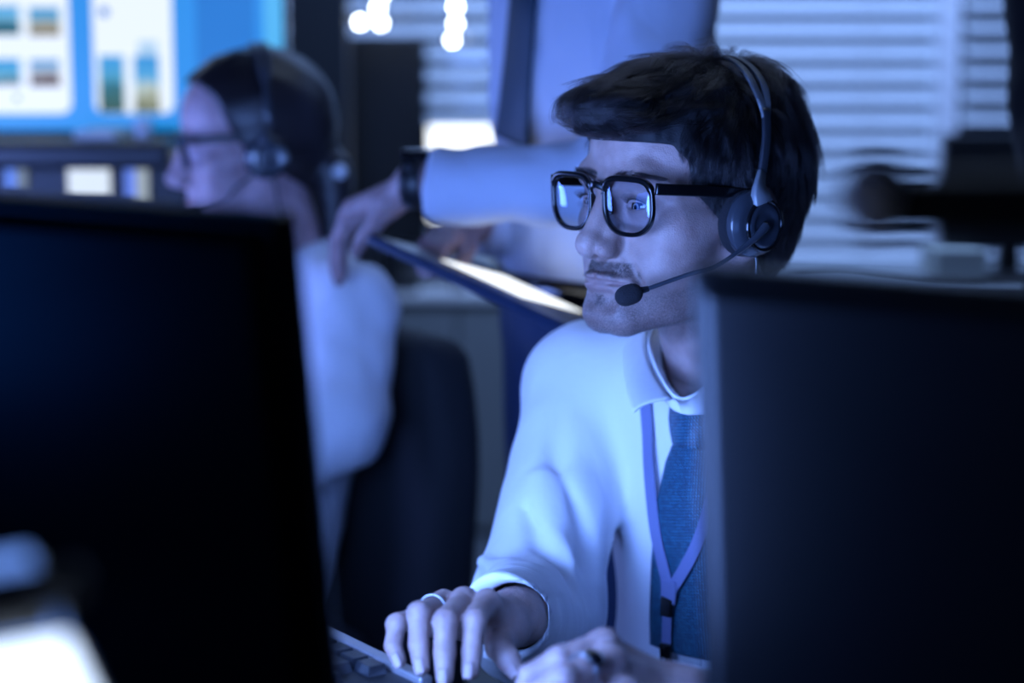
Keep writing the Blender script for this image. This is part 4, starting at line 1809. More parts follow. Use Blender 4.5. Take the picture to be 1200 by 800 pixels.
def flat(name, px0, py0, px1, py1, yy, material, parent, th=.004, bevel=.0):
    a, b = at_y(px0, py0, DY), at_y(px1, py1, DY)
    c = (a + b) / 2
    return box(name, (c[0], yy, c[2]), (abs(b[0] - a[0]), th, abs(b[2] - a[2])), material, parent, bevel=bevel, seg=4)


def rounded(name, px0, py0, px1, py1, yy, material, parent, r=.02):
    a, b = at_y(px0, py0, DY), at_y(px1, py1, DY)
    x0, x1 = sorted((a[0], b[0]))
    z0, z1 = sorted((a[2], b[2]))
    pts = []
    for cx, cz, a0 in ((x1 - r, z1 - r, 0), (x0 + r, z1 - r, 90), (x0 + r, z0 + r, 180), (x1 - r, z0 + r, 270)):
        for k in range(7):
            t = math.radians(a0 + 15 * k)
            pts.append((cx + r * math.cos(t), cz + r * math.sin(t)))
    bm = bmesh.new()
    f = [bm.verts.new((x, yy, z)) for x, z in pts]
    bk = [bm.verts.new((x, yy + .002, z)) for x, z in pts]
    bm.faces.new(f)
    bm.faces.new(bk[::-1])
    for i in range(len(f)):
        bm.faces.new((f[i], f[(i + 1) % len(f)], bk[(i + 1) % len(f)], bk[i]))
    bmesh.ops.recalc_face_normals(bm, faces=bm.faces)
    return bm_obj(name, bm, material, parent)


def pic_mat(name, stops, strength=1.0):
    """little landscape photograph: vertical bands from sky to ground with ragged edges"""
    m = bpy.data.materials.new(name)
    n, l, b = nodes_of(m)
    b.inputs['Base Color'].default_value = (0, 0, 0, 1)
    tc = n.new('ShaderNodeTexCoord')
    sx = n.new('ShaderNodeSeparateXYZ')
    l.new(tc.outputs['Generated'], sx.inputs[0])
    t = n.new('ShaderNodeTexNoise')
    t.inputs['Scale'].default_value = 3.2
    l.new(tc.outputs['Generated'], t.inputs['Vector'])
    ma = n.new('ShaderNodeMath')
    ma.operation = 'MULTIPLY_ADD'
    ma.inputs[1].default_value = .55
    l.new(t.outputs[0], ma.inputs[0])
    l.new(sx.outputs['Z'], ma.inputs[2])
    sb = n.new('ShaderNodeMath')
    sb.operation = 'SUBTRACT'
    sb.inputs[1].default_value = .27
    l.new(ma.outputs[0], sb.inputs[0])
    r = n.new('ShaderNodeValToRGB')
    while len(r.color_ramp.elements) < len(stops):
        r.color_ramp.elements.new(.5)
    for e, (p_, c_) in zip(r.color_ramp.elements, stops):
        e.position = p_
        e.color = (*c_, 1)
    l.new(sb.outputs[0], r.inputs[0])
    l.new(r.outputs[0], b.inputs['Emission Color'])
    b.inputs['Emission Strength'].default_value = strength
    return m


PIC_A = pic_mat('picture_bay', [(.0, (.01, .16, .22)), (.3, (.03, .10, .12)), (.42, (.05, .25, .40)), (.6, (.20, .50, .75)), (1, (.04, .35, .75))])
PIC_B = pic_mat('picture_village', [(.0, (.10, .09, .06)), (.25, (.30, .26, .14)), (.45, (.35, .40, .38)), (.65, (.12, .38, .60)), (1, (.03, .30, .65))])
PIC_C = pic_mat('picture_beach', [(.0, (.55, .62, .66)), (.2, (.04, .10, .12)), (.35, (.15, .42, .62)), (.7, (.06, .38, .75)), (1, (.04, .32, .72))])
PIC_D = pic_mat('picture_barn', [(.0, (.05, .04, .04)), (.3, (.14, .09, .06)), (.42, (.40, .42, .46)), (.65, (.35, .50, .68)), (1, (.03, .28, .65))])
PIC_E = pic_mat('picture_meadow', [(.0, (.05, .09, .05)), (.25, (.04, .13, .10)), (.45, (.03, .17, .22)), (.6, (.08, .35, .55)), (1, (.05, .34, .75))])
PIC_F = pic_mat('picture_hill', [(.0, (.06, .09, .05)), (.25, (.30, .32, .18)), (.40, (.50, .60, .55)), (.6, (.10, .40, .72)), (1, (.04, .30, .70))])
BG = emis_mat('display_blue', (.035, .29, .84), 1.0)
CARD = emis_mat('display_white', (.78, .86, .95), 1.1)
flat('bezel', -330, -260, 337, 157, DY + .035, M['gloss_black'], disp, th=.05, bevel=.006)
flat('screen', -325, -255, 333, 153, DY + .008, BG, disp, th=.004)
flat('stand_base', -60, 156, 180, 164, DY + .035, M['gloss_black'], disp, th=.10)
flat('screen_band', 304, -255, 333, 153, DY + .005, emis_mat('display_cyan', (.10, .48, .92), 1.0), disp, th=.002)
flat('screen_panel', 222, -255, 300, 100, DY + .005, emis_mat('display_panel', (.025, .20, .66), 1.0), disp, th=.002)
flat('screen_edge', 170, 143, 333, 153, DY + .005, emis_mat('display_deep', (.01, .24, .66), 1.0), disp, th=.002)
for (x0, x1) in ((-110, 84), (101, 204)):
    rounded('white_window', x0, -200, x1, 133, DY, CARD, disp, r=.017)
for (x0, y0, x1, y1, mt) in ((-40, 7, 24, 41, PIC_A), (34, 9, 71, 42, PIC_B), (-40, 69, 25, 101, PIC_C), (35, 70, 71, 101, PIC_D),
                             (116, 65, 147, 132, PIC_E), (157, 65, 188, 132, PIC_F)):
    flat('picture', x0, y0, x1, y1, DY - .002, mt, disp, th=.002)
flat('menu_block', 162, 48, 185, 66, DY - .0015, emis_mat('display_pale', (.45, .66, .88), 1.0), disp, th=.0015)
c = at_y(122, 14, DY)
bm = bmesh.new()
add_cyl(bm, (c[0], DY - .001, c[2]), (c[0], DY + .0005, c[2]), .008, seg=24)
bm_obj('round_icon', bm, emis_mat('display_icon', (.05, .22, .68), 1.0), disp)
c = at_y(20, 115, DY)
bm = bmesh.new()
add_cyl(bm, (c[0], DY - .001, c[2]), (c[0], DY + .0005, c[2]), .0045, seg=24)
bm_obj('round_icon', bm, emis_mat('display_icon_dark', (.02, .12, .14), 1.0), disp)

# ------------------------------------------------------------------ far equipment
def dbox(name, px0, py0, px1, py1, depth, th, material, parent, bevel=0.003, zback=0.0):
    a, b = P(px0, py0, depth), P(px1, py1, depth)
    c = (a + b) / 2
    return box(name, (c[0], c[1] + th / 2, c[2]), (abs(b[0] - a[0]), th, abs(a[2] - b[2])), material, parent, bevel=bevel)


# switched-off display in front of the blind
g = thing('dark_display', 'tall switched-off black display standing in front of the window blind', 'display', tuple(P(455, 330, 4.5)))
dbox('panel', 411, 43, 500, 288, 4.93, .03, M['black_plastic'], g, .006)
dbox('stand_neck', 445, 280, 468, 338, 4.92, .02, M['black_plastic'], g)
dbox('stand_base', 425, 333, 490, 342, 4.90, .10, M['black_plastic'], g)
# low cabinet below it
g = thing('low_cabinet', 'low grey cabinet with white top behind the woman and tablet', 'cabinet', (P(480, 600, 4.45)[0], 4.7, 0))
top = P(480, 343, 4.90)[2]
xa, xb = -.355, P(640, 343, 4.9)[0]
box('body', ((xa + xb) / 2, 4.985, top / 2 - .01), (xb - xa, .23, top - .02), M['wall_grey'], g, bevel=.003)
box('top', ((xa + xb) / 2, 4.945, top - .011), (xb - xa + .02, .20, .022), M['white_plastic'], g, bevel=.003)
for k in (0, 1):
    x = xa + (xb - xa) * (.25 + .5 * k)
    d_ = box('door', (x, 4.862, top / 2 - .01), ((xb - xa) / 2 - .006, .016, top - .06), M['wall_grey'], g, bevel=.002)
    h_ = box('handle', (x + .09, 4.848, top * .75), (.010, .014, .10), M['brushed'], None)
    h_.parent = d_
    h_.matrix_parent_inverse = (g.matrix_basis @ d_.matrix_parent_inverse @ d_.matrix_basis).inverted() if False else Matrix.Translation(-Vector(d_.location))

# bright white monitor seen between arm and wall
g = thing('lit_monitor', 'small monitor with glowing white screen above the reaching sleeve', 'monitor', tuple(P(538, 262, 3.9)))
dbox('bezel', 499, 144, 580, 262, 4.92, .03, M['black_plastic'], g, .006)
dbox('screen', 503, 148, 576, 258, 4.916, .004, emis_mat('page_white', (.88, .94, 1.0), 2.6), g, .0)
dbox('stand', 530, 262, 548, 343, 4.93, .03, M['black_plastic'], g)
g = thing('lit_monitor', 'small white glowing panel below the sleeve of the standing man', 'monitor', tuple(P(585, 300, 3.7)))
dbox('screen', 567, 250, 604, 298, 4.93, .02, emis_mat('page_pale', (.55, .72, 1.0), 1.1), g, .01)
dbox('stand', 580, 298, 590, 343, 4.93, .02, M['black_plastic'], g)

# cluster lamps in front of the blind
bulb = emis_mat('lamp_bulb', (.80, .90, 1.0), 26.0)
for label, pts in (('hanging lamp with three bright bulbs left of the top centre, farther from the standing man', ((443, 10), (446, 27), (422, 26), (447, -6))),
                   ('hanging lamp with three bright bulbs close to the shoulder of the standing man', ((534, 8), (534, 28), (530, 47)))):
    c = P(pts[0][0], -40, 4.6)
    g = thing('pendant_lamp', label, 'lamp', (c[0], c[1], 2.7), group=None)
    box('rod', (c[0], c[1], (2.7 + c[2]) / 2), (.008, .008, 2.7 - c[2]), M['silver'], g)
    for px, py in pts:
        q = P(px, py, 4.6)
        bm = bmesh.new()
        bmesh.ops.create_icosphere(bm, subdivisions=2, radius=.008)
        bmesh.ops.transform(bm, matrix=Matrix.Translation(Vector(q)), verts=bm.verts)
        bm_obj('bulb', bm, bulb, g, smooth=True)
    bm = bmesh.new()
    add_cyl(bm, P(pts[0][0], -40, 4.6), P(pts[0][0], pts[2][1], 4.62), .003, seg=8)
    bm_obj('bulb_holder', bm, M['silver'], g)

# far desk at the right with black monitor and pale box
g = thing('far_monitor', 'switched-off black monitor at the right in front of the half open blind', 'monitor', tuple(P(1165, 292, 4.0)))
dbox('panel', 1106, 157, 1262, 284, 4.0, .04, M['black_plastic'], g, .006)
dbox('stand_neck', 1170, 280, 1196, 330, 4.03, .03, M['black_plastic'], g)
dbox('stand_base', 1146, 324, 1220, 332, 3.95, .16, M['black_plastic'], g)
g = thing('far_desk', 'long dark desk in front of the right window', 'desk', (1.15, 4.05, 0))
zt = P(1100, 333, 4.0)[2]
box('desk_top', (1.25, 4.1, zt - .015), (1.5, .60, .03), M['wall_grey'], g, bevel=.003)
for x in (.54, 1.96):
    for y in (3.85, 4.35):
        box('leg', (x, y, (zt - .03) / 2), (.04, .04, zt - .03), M['black_plastic'], g)
g = tag(dbox('carton', 1098, 291, 1158, 331, 3.92, .16, M['cream'], None, .004), 'pale grey-green carton under the black monitor on the far right desk', 'box')
bm = bmesh.new()
cp = smooth_path([P(930, 326, 3.85), P(985, 320, 3.85), P(1030, 326, 3.82), P(1090, 334, 3.82), P(1150, 335, 3.82)], 6)
add_tube(bm, cp, .004, 8)
tag(bm_obj('cable', bm, M['black_plastic'], None, smooth=True), 'thin dark cable lying along the far desk under the blind', 'cable')

# rack of consoles under the wall display
RY = 3.05
g = thing('console_rack', 'black equipment console with small lit screens under the large blue display', 'console', (P(80, 240, 3.5)[0], RY, 0))
za, zb = P(0, 166, RY)[2], P(0, 198, RY)[2]
xa, xb = P(-330, 180, RY)[0], P(200, 180, RY)[0]
box('top_shelf', ((xa + xb) / 2, RY + .16, (za + zb) / 2), (xb - xa, .34, za - zb), M['shell_grey'] if 'shell_grey' in M else M['black_plastic'], g, bevel=.01)
box('cabinet', ((xa + xb) / 2, RY + .22, (zb) / 2), (xb - xa + .02, .22, zb), M['black_plastic'], g, bevel=.006)
for x0, y0, x1, y1, c_, s_ in ((80, 192, 128, 230, (.74, .84, .95), 1.0), (7, 193, 17, 222, (.12, .26, .95), .9), (20, 192, 31, 222, (.30, .38, .42), .5),
                              (147, 196, 160, 234, (.14, .26, .95), .9), (159, 196, 173, 240, (.42, .50, .56), .8)):
    a, b = P(x0, y0, RY + .10), P(x1, y1, RY + .10)
    c = (a + b) / 2
    box('status_screen', (c[0], RY + .105, c[2]), (abs(b[0] - a[0]), .02, abs(a[2] - b[2])), emis_mat('status_glow', c_, s_), g, bevel=.003)
zt2 = za
c = P(106, 160, RY + .02)
tag(box('highlight_slab', (c[0], RY + .16, za + .006), (.065, .20, .014), M['white_plastic'], None, bevel=.002), 'white slab added for the highlight on top of the black console', 'highlight')  # white slab stands in for a highlight on the console top
bm = bmesh.new()
c = P(165, 165, RY + .05)
add_cyl(bm, (c[0], RY + .08, za), (c[0], RY + .08, za + .030), .013, .015, 20)
tag(bm_obj('highlight_stub', bm, M['white_plastic'], None, bevel=.002), 'small white stub added for the highlight at the right end of the black console', 'cup')  # white stub stands in for a bright glint at the console end


# ------------------------------------------------------------------ people out of focus
def figure(root, S):
    """S: joints and materials -> body skin, shirt, trousers, shoes"""
    hf = S['head']
    J = S['J']

    def body(p):
        d = head_sdf(hf.l(p) / S['hs'], female=S.get('female', False), detail=False) * S['hs']
        d = smin(d, cone(p, hf.w(A(0, .016, -.05)), J['neck'], .050 * S['nk'], .054 * S['nk']), .02)
        d = smin(d, cone(p, J['shL'], J['shR'], .045, .045), .04)
        d = smin(d, cone(p, J['chest'], J['hip'], .09, .09), .04)
        for s in 'LR':
            d = smin(d, cone(p, J['sh' + s], J['el' + s], .038, .032), .02)
            d = smin(d, cone(p, J['el' + s], J['wr' + s], .032, .022), .02)
        for H in S['hands']:
            d = smin(d, hand_sdf(p, H), .008)
        return d
    pts = np.array([hf.w(A(x, y, z)) for x in (-.12, .12) for y in (-.15, .13) for z in (-.14, .14)] + [v for k, v in J.items() if k[:2] in ('sh', 'el', 'wr', 'ne', 'ch', 'hi')] +
                   [q for H in S['hands'] for f in H['fingers'] for q in f[:4]])
    v, q = surfnet(body, pts.min(0) - .06, pts.max(0) + .06, .0045, slack=1.8)
    mesh_np('body', v, q, S['skin'], root, attrs={'lip': lip_mask(hf.l(v)) * .7, 'beard': np.zeros(len(v))})

    fwd = S['fwd']

    def cloth(p):
        Fr = S['frame']
        c0 = Fr.l(J['chest'])
        h0 = Fr.l(J['hip'])
        q = Fr.l(p)
        d = ell(q, tuple(c0), S['cr'])
        d = smin(d, ell(q, tuple(h0 * .5 + c0 * .5), (S['cr'][0] * .93, S['cr'][1] * .98, abs(c0[2] - h0[2]) * .62)), .06)
        d = smin(d, ell(q, tuple(h0 + A(0, 0, .02)), (S['cr'][0] * .96, S['cr'][1] * .97, .12)), .05)
        d = smin(d, cone(p, J['shL'], J['shR'], .058, .058), .05)
        d = smin(d, cone(p, J['neck'] - A(0, 0, .03), J['neck'] - A(0, 0, .05), .07, .07), .04)
        for s in 'LR':
            a = cone(p, J['sh' + s], J['el' + s], .060, S.get('er', .056))
            w = J['wr' + s] + (J['el' + s] - J['wr' + s]) * S.get('roll', .12)
            a = smin(a, cone(p, J['el' + s], w, S.get('er', .056), S.get('cuff', .040)), .025)
            ax = (J['el' + s] - J['wr' + s])
            ax = ax / np.linalg.norm(ax)
            m = (w - p) @ ax
            a = np.where(np.linalg.norm(p - w, axis=1) < .12, smax(a, m, .006), a)
            d = smin(d, a, .02)
        d = d + .009 * value_noise(p * A(1, 1, .55), 13, S['seed']) + .003 * value_noise(p, 34, S['seed'] + 1)
        if S.get('creases'):
            d = d - creases(p, S['creases'])
        d = smax(d, (h0[2] - .03 - q[:, 2]), .01)
        d = smax(d, -cone(p, J['neck'] + A(0, 0, -.005), J['neck'] + A(0, 0, .1) + fwd * .03, .058, .07), .006)
        return d
    pts = np.array([v for k, v in J.items() if k[:2] in ('sh', 'el', 'wr', 'ne', 'ch', 'hi')])
    v, q = surfnet(cloth, pts.min(0) - .17, pts.max(0) + .17, .007, slack=2.0)
    mesh_np(S.get('shirt_name', 'shirt'), v, q, S['shirt'], root)

    def legs(p):
        Fr = S['frame']
        q = Fr.l(p)
        h0 = Fr.l(J['hip'])
        d = ell(q, tuple(h0 - A(0, 0, .03)), (S['cr'][0] * .98, S['cr'][1] * .98, .11))
        for s in 'LR':
            d = smin(d, smin(cone(p, J['th' + s], J['kn' + s], .085, .062), cone(p, J['kn' + s], J['an' + s] + A(0, 0, .02), .062, .048), .02), .03)
        d = d + .004 * value_noise(p * A(1, 1, .5), 14, S['seed'] + 3)
        return smax(d, q[:, 2] - h0[2] - .012, .004)
    pts = np.array([v for k, v in J.items() if k[:2] in ('hi', 'th', 'kn', 'an')])
    v, q = surfnet(legs, pts.min(0) - .16, pts.max(0) + .16, .009, slack=2.0)
    mesh_np('trousers', v, q, S['trouser'], root)
    for s in 'LR':
        a = J['an' + s]
        f = lambda p, a=a: smax(smin(ell(p, tuple(a + fwd * .10 + A(0, 0, -.045)), (.055, .055, .04)), cone(p, a + A(0, 0, -.03), a + fwd * .12 + A(0, 0, -.05), .045, .042), .03), -(p[:, 2] - .002), .003)
        v, q = surfnet(f, a - .22, a + .22, .008)
        mesh_np('shoe', v, q, M['gloss_black'], root)
    return cloth


def face_frame(yaw):
    return A(math.sin(yaw), -math.cos(yaw), 0), A(math.cos(yaw), math.sin(yaw), 0)


# ---- the woman with glasses and headset
WHF = Frame(P(297, 168, 2.65), math.radians(-78), math.radians(5))
yw = math.radians(-62)
wf, wl = face_frame(yw)
wneck = P(338, 292, 2.66)
wsh = A(wneck[0], wneck[1], wneck[2] - .065) + A(.02, .03, 0)
woman = thing('person', 'woman with dark ponytail, glasses and headset sitting in a white blouse', 'person', (wsh[0], wsh[1] + .02, 0))
WJ = dict(neck=wneck, shL=wsh + wl * .150, shR=wsh - wl * .150)
WJ['chest'] = wsh + A(0, 0, -.12) + wf * .01
WJ['hip'] = wsh + A(0, 0, -.42) + wf * .12
WJ['elL'] = P(396, 492, 2.50)
WJ['wrL'] = P(300, 560, 2.42)
WJ['elR'] = WJ['shR'] + wf * .14 + A(0, 0, -.22)
WJ['wrR'] = WJ['elR'] + wf * .20 + A(0, 0, .0)
for s, sg in (('L', 1), ('R', -1)):
    WJ['th' + s] = WJ['hip'] + wl * .085 * sg + wf * .04 + A(0, 0, -.04)
    WJ['kn' + s] = WJ['th' + s] + wf * .42 + A(0, 0, -.01)
    WJ['an' + s] = A(WJ['kn' + s][0], WJ['kn' + s][1], .09)


def simple_hand(w, ax, dn, side, r=.008, wf_=.030, fore=None):
    """relaxed hand: w wrist, ax direction of the fingers, dn palm direction, side towards the thumb"""
    ax, dn, side = [A(*q) / np.linalg.norm(A(*q)) for q in (ax, dn, side)]
    F = []
    for i, (o, ln) in enumerate(((.026, .92), (.009, 1.0), (-.008, .94), (-.024, .78))):
        m = w + ax * .082 * (1 - .04 * abs(i - 1)) + side * o
        p1 = m + (ax * .95 + dn * .25 + side * o * 2) * .042 * ln
        p2 = p1 + (ax * .85 + dn * .50) * .026 * ln
        p3 = p2 + (ax * .70 + dn * .70) * .018 * ln
        F.append((m, p1, p2, p3, r * (1 if i < 3 else .88)))
    c0 = w + ax * .022 + side * .024 + dn * .006
    c1 = c0 + ax * .036 + side * .020 + dn * .012
    c2 = c1 + ax * .030 + side * .006 + dn * .008
    c3 = c2 + ax * .022 + dn * .006
    return dict(wrist=w, forearm=w - ax * .10 if fore is None else w + (fore - w) / np.linalg.norm(fore - w) * .10, down=tuple(dn), rf=wf_, fingers=F, thumb=(c0, c1, c2, c3, r * 1.1))


whands = [simple_hand(WJ['wrL'], wf + A(0, 0, -.15), A(0, 0, -1), -wl, fore=WJ['elL']), simple_hand(WJ['wrR'], wf + A(0, 0, -.15), A(0, 0, -1), wl, fore=WJ['elR'])]
figure(woman, dict(head=WHF, hs=.985, nk=.92, J=WJ, hands=whands, skin=M['skin_woman'], shirt=M['shirt_soft'], shirt_name='blouse', trouser=M['dark_cloth'],
                   frame=Frame(A(wsh[0], wsh[1], 0), yw), fwd=wf, cr=(.145, .100, .13), seed=21, female=True, roll=.30, er=.060, cuff=.050))


def wcut(p):
    z, y, x = p[:, 2], p[:, 1], np.abs(p[:, 0])
    y0 = np.interp(z, [-.12, -.10, -.05, -.02, .01, .04, .07, .088, .112, .13], [.04, .03, .014, -.004, -.026, -.040, -.052, -.070, -.30, -.30])
    return (y0 - y) * .8


def whair(p):
    q = p / .985
    d = ell(q, (0, .012, .038), (.083, .099, .090))
    d = smin(d, skull(q) - .009, .01)
    d = smin(d, ell(q, (0, .058, .000), (.058, .048, .072)), .025)
    d = smax(d, wcut(q), .008)
    d = smin(d, ell(q, (.020, .098, -.055), (.030, .030, .045)), .012)
    d = smin(d, cone(q, (.024, .098, -.070), (.045, .085, -.200), .024, .010), .012)
    d = d + .002 * value_noise(q * A(1.5, .6, .6), 60, 5)
    return d * .985


v, q = surfnet(whair, (-.11, -.13, -.24), (.11, .16, .15), .0035)
mesh_np('hair_cap', WHF.w(v), q, mat('hair_brown', (.012, .009, .011), .42, bump=.5, bscale=300, aniso=(1, .3, .3)), woman)
nw = 9000
rt = tri_sample(v, q, nw, lambda c: np.where(c[:, 2] > -.10, 1.0, 0.0))


def wflow(p):
    t = A(.02, .105, -.05)
    f = t - p
    f /= np.linalg.norm(f, axis=1)[:, None] + 1e-9
    return f + A(0, .1, .12) * np.clip((p[:, 2:3] - .03) / .05, 0, 1)


sp = comb(rt, 6, rng.uniform(.02, .045, nw), 0.0, .06, hullf=whair, flow=wflow, clump=.15)
strands('hair', WHF.w(sp.reshape(-1, 3)).reshape(sp.shape), rng.uniform(.00010, .00016, nw), M['hair_w'], woman)
add_eyes(woman, Frame(WHF.w(A(0, .003, .0)), math.radians(-78), math.radians(5)), (-.2, -1, -.3))
_fr_keep = M['frame']
M['frame'] = mat('matte_black_frame', (.004, .004, .005), .45)
g = thing('eyeglasses', 'dark round-lensed glasses on the face of the seated woman', 'glasses', tuple(WHF.w((0, -.09, 0))))
make_glasses(g, WHF, y0=-.096, z0=.000, temple_drop=.004, dx=.035, w=.053, h=.045)
M['frame'] = _fr_keep
_hs_keep = M['headset']
M['headset'] = mat('headset_dark_grey', (.05, .055, .07), .35)
g = thing('headset', 'dark grey headset over the tied dark hair of the seated woman', 'headset', tuple(WHF.w((.088, .01, -.01))))
make_headset(g, WHF, mic=(.055, -.095, -.085), top=.131, top_y=.020, side=.087)
M['headset'] = _hs_keep
bm = bmesh.new()
bmesh.ops.create_icosphere(bm, subdivisions=3, radius=.011)
bmesh.ops.transform(bm, matrix=Matrix.Translation(Vector(WHF.w((.045, .105, -.045)))), verts=bm.verts)
tag(bm_obj('hair_tie', bm, M['white_plastic'], None, smooth=True), 'pale round hair tie at the nape of the seated woman', 'hair tie')

# office chair behind the woman
cc = P(446, 560, 2.74)
ch = thing('office_chair', 'black high-backed office chair behind the seated woman', 'chair', (cc[0] - .12, cc[1] - .02, 0), yw)


def chair_back(p):
    q = Frame(cc, yw, math.radians(-4)).l(p)
    q = np.stack([q[:, 0], q[:, 1] + .35 * q[:, 0] ** 2 * -1.6, q[:, 2]], 1)
    wd = .225 - .05 * np.clip((q[:, 2] - .02) / .2, 0, 1) ** 2
    r = .05
    ax = np.stack([np.abs(q[:, 0]) - (wd - r), np.abs(q[:, 1]) - .010, np.abs(q[:, 2] + .05) - (.285 - r)], 1)
    return np.linalg.norm(np.maximum(ax, 0), axis=1) + np.minimum(ax.max(1), 0) - .028


v, q = surfnet(chair_back, cc - .40, cc + .40, .009, slack=2)
mesh_np('backrest', v, q, M['chair'], ch)
sc_ = A(WJ['hip'][0], WJ['hip'][1], .43) + wf * .10


def chair_seat(p):
    q = Frame(sc_, yw).l(p)
    ax = np.stack([np.abs(q[:, 0]) - .20, np.abs(q[:, 1]) - .19, np.abs(q[:, 2]) - .012], 1)
    return np.linalg.norm(np.maximum(ax, 0), axis=1) + np.minimum(ax.max(1), 0) - .035


v, q = surfnet(chair_seat, sc_ - .30, sc_ + .30, .010, slack=2)
mesh_np('seat', v, q, M['chair'], ch)
bm = bmesh.new()
add_cyl(bm, (sc_[0], sc_[1], .10), (sc_[0], sc_[1], .40), .028, seg=16)
bm_obj('gas_column', bm, M['black_plastic'], ch)
bm = bmesh.new()
bq = cc - wf * .03
add_tube(bm, smooth_path([sc_ - wf * .05 + A(0, 0, -.04), A(bq[0], bq[1], .42) + A(0, 0, -.02), bq + A(0, 0, -.18)], 6), 1.0, 8, flat=(.010, .035), up=[Vector(wf)] * 13)
bm_obj('back_bar', bm, M['black_plastic'], ch)
for k in range(5):
    a = 2 * math.pi * k / 5 + .3
    e = A(math.cos(a), math.sin(a), 0)
    bm = bmesh.new()
    add_cyl(bm, A(sc_[0], sc_[1], .11), A(sc_[0], sc_[1], .075) + e * .27, .024, .015, 10)
    o = bm_obj('leg', bm, M['black_plastic'], ch)
    bm = bmesh.new()
    t = np.cross(e, A(0, 0, 1))
    cpt = A(sc_[0], sc_[1], .028) + e * .27
    add_cyl(bm, cpt - t * .02, cpt + t * .02, .028, seg=14)
    c2 = bm_obj('caster', bm, M['black_plastic'], None)
    c2.parent = o

# ---- the standing man with the tablet
ym = math.radians(-58)
mf, ml = face_frame(ym)
mc_ = P(704, 150, 2.46)
MJ = {}
MJ['chest'] = A(mc_[0], mc_[1], 1.24)
MJ['neck'] = MJ['chest'] + A(0, 0, .26) + mf * .04
shc = MJ['chest'] + A(0, 0, .15)
MJ['shL'] = shc + ml * .175
MJ['shR'] = shc - ml * .175
MJ['hip'] = A(mc_[0] + .01, mc_[1], .945)
MJ['elL'] = P(738, 216, 2.20)
MJ['wrL'] = P(486, 214, 2.28)
MJ['elR'] = P(655, 262, 2.62)
MJ['wrR'] = P(545, 262, 2.46)
for s, sg in (('L', 1), ('R', -1)):
    MJ['th' + s] = MJ['hip'] + ml * .085 * sg + A(0, 0, -.08)
    MJ['kn' + s] = A(MJ['th' + s][0], MJ['th' + s][1], .50) + mf * .02
    MJ['an' + s] = A(MJ['th' + s][0], MJ['th' + s][1], .09) - mf * .02
stand = thing('person', 'standing man in pale shirt reaching over with a wristwatch, head out of view', 'person', (mc_[0], mc_[1], 0))
MHF = Frame(MJ['neck'] + A(0, 0, .17) + mf * .03, ym, math.radians(25))
hl = dict(wrist=MJ['wrL'], forearm=P(530, 215, 2.27), down=(-.35, -.3, -.85), rf=.030,
          fingers=[(P(420, 240, 2.36), P(402, 276, 2.40), P(400, 302, 2.43), P(402, 322, 2.45), .0085),
                   (P(412, 243, 2.375), P(395, 282, 2.42), P(394, 310, 2.45), P(397, 330, 2.47), .0088),
                   (P(408, 250, 2.395), P(394, 284, 2.44), P(392, 306, 2.47), P(394, 324, 2.49), .0084),
                   (P(408, 258, 2.41), P(398, 284, 2.46), P(396, 300, 2.48), P(396, 312, 2.50), .0074)],
          thumb=(P(455, 240, 2.30), P(440, 262, 2.32), P(425, 280, 2.34), P(418, 296, 2.36), .0095))
hr = simple_hand(MJ['wrR'], P(500, 283, 2.33) - MJ['wrR'], A(0, .1, -1), ml, fore=MJ['elR'])
stand_cloth = figure(stand, dict(head=MHF, hs=1.0, nk=1.0, J=MJ, hands=[hl, hr], skin=M['skin_stand'], shirt=M['shirt_blue'], trouser=M['trouser'],
                   frame=Frame(A(mc_[0], mc_[1], 0), ym), fwd=mf, cr=(.165, .118, .19), seed=41, creases=[(Sp((574, 176, 2.21), (573, 215, 2.18), (572, 262, 2.21)), .006, -.006), (Sp((625, 172, 2.19), (655, 188, 2.16), (672, 214, 2.16)), .011, -.012),
                   (Sp((648, 166, 2.18), (676, 186, 2.15), (700, 205, 2.14)), .010, .010), (Sp((665, 160, 2.17), (700, 186, 2.14)), .010, -.012), (Sp((600, 250, 2.18), (650, 240, 2.16), (690, 250, 2.16)), .010, -.007)], roll=.10, er=.050, cuff=.041))
hc_ = lambda p: smax(ell(p, (0, .016, .045), (.084, .106, .092)), (np.interp(p[:, 2], [-.1, -.04, .04, .07, .12], [.05, .0, -.04, -.09, -.3]) - p[:, 1]) * .8, .006)
v, q = surfnet(hc_, (-.11, -.13, -.12), (.11, .15, .15), .005)
mesh_np('hair', MHF.w(v), q, M['hair_core'], stand)
add_eyes(stand, MHF, (0, -1, -.3))
# belt
MB_ = Frame(A(mc_[0] + .01, mc_[1], 0), ym)
bm = bmesh.new()
pts = [MB_.w((.163 * math.cos(t), .117 * math.sin(t), .935)) for t in np.linspace(0, 2 * math.pi, 49)[:-1]]
add_tube(bm, pts, 1.0, 8, closed=True, flat=(.018, .003), up=[Vector((0, 0, 1))] * 48)
tag(bm_obj('belt', bm, M['gloss_black'], None, smooth=True), 'black belt at the waist of the standing man', 'belt')
# tie
MFm = Frame(A(mc_[0], mc_[1], 0), ym)
tpx = [(624, -110), (622, -60), (618, 0), (613, 60), (608, 120), (605, 165)]
tp, tn = on_px(tpx, stand_cloth, 1.9)
tp = tp + tn * .006
tie_up = [Vector(q) for q in smooth_path(list(tn), 5)]
bm = bmesh.new()
add_tube(bm, smooth_path(list(tp), 5), [.75 + .02 * i for i in range(26)], 10, flat=(.003, .030), up=tie_up)
tag(bm_obj('tie', bm, mat('dark_blue_tie', (.006, .03, .06), .5), None, smooth=True), 'dark blue tie of the standing man, falling behind his reaching arm', 'tie')
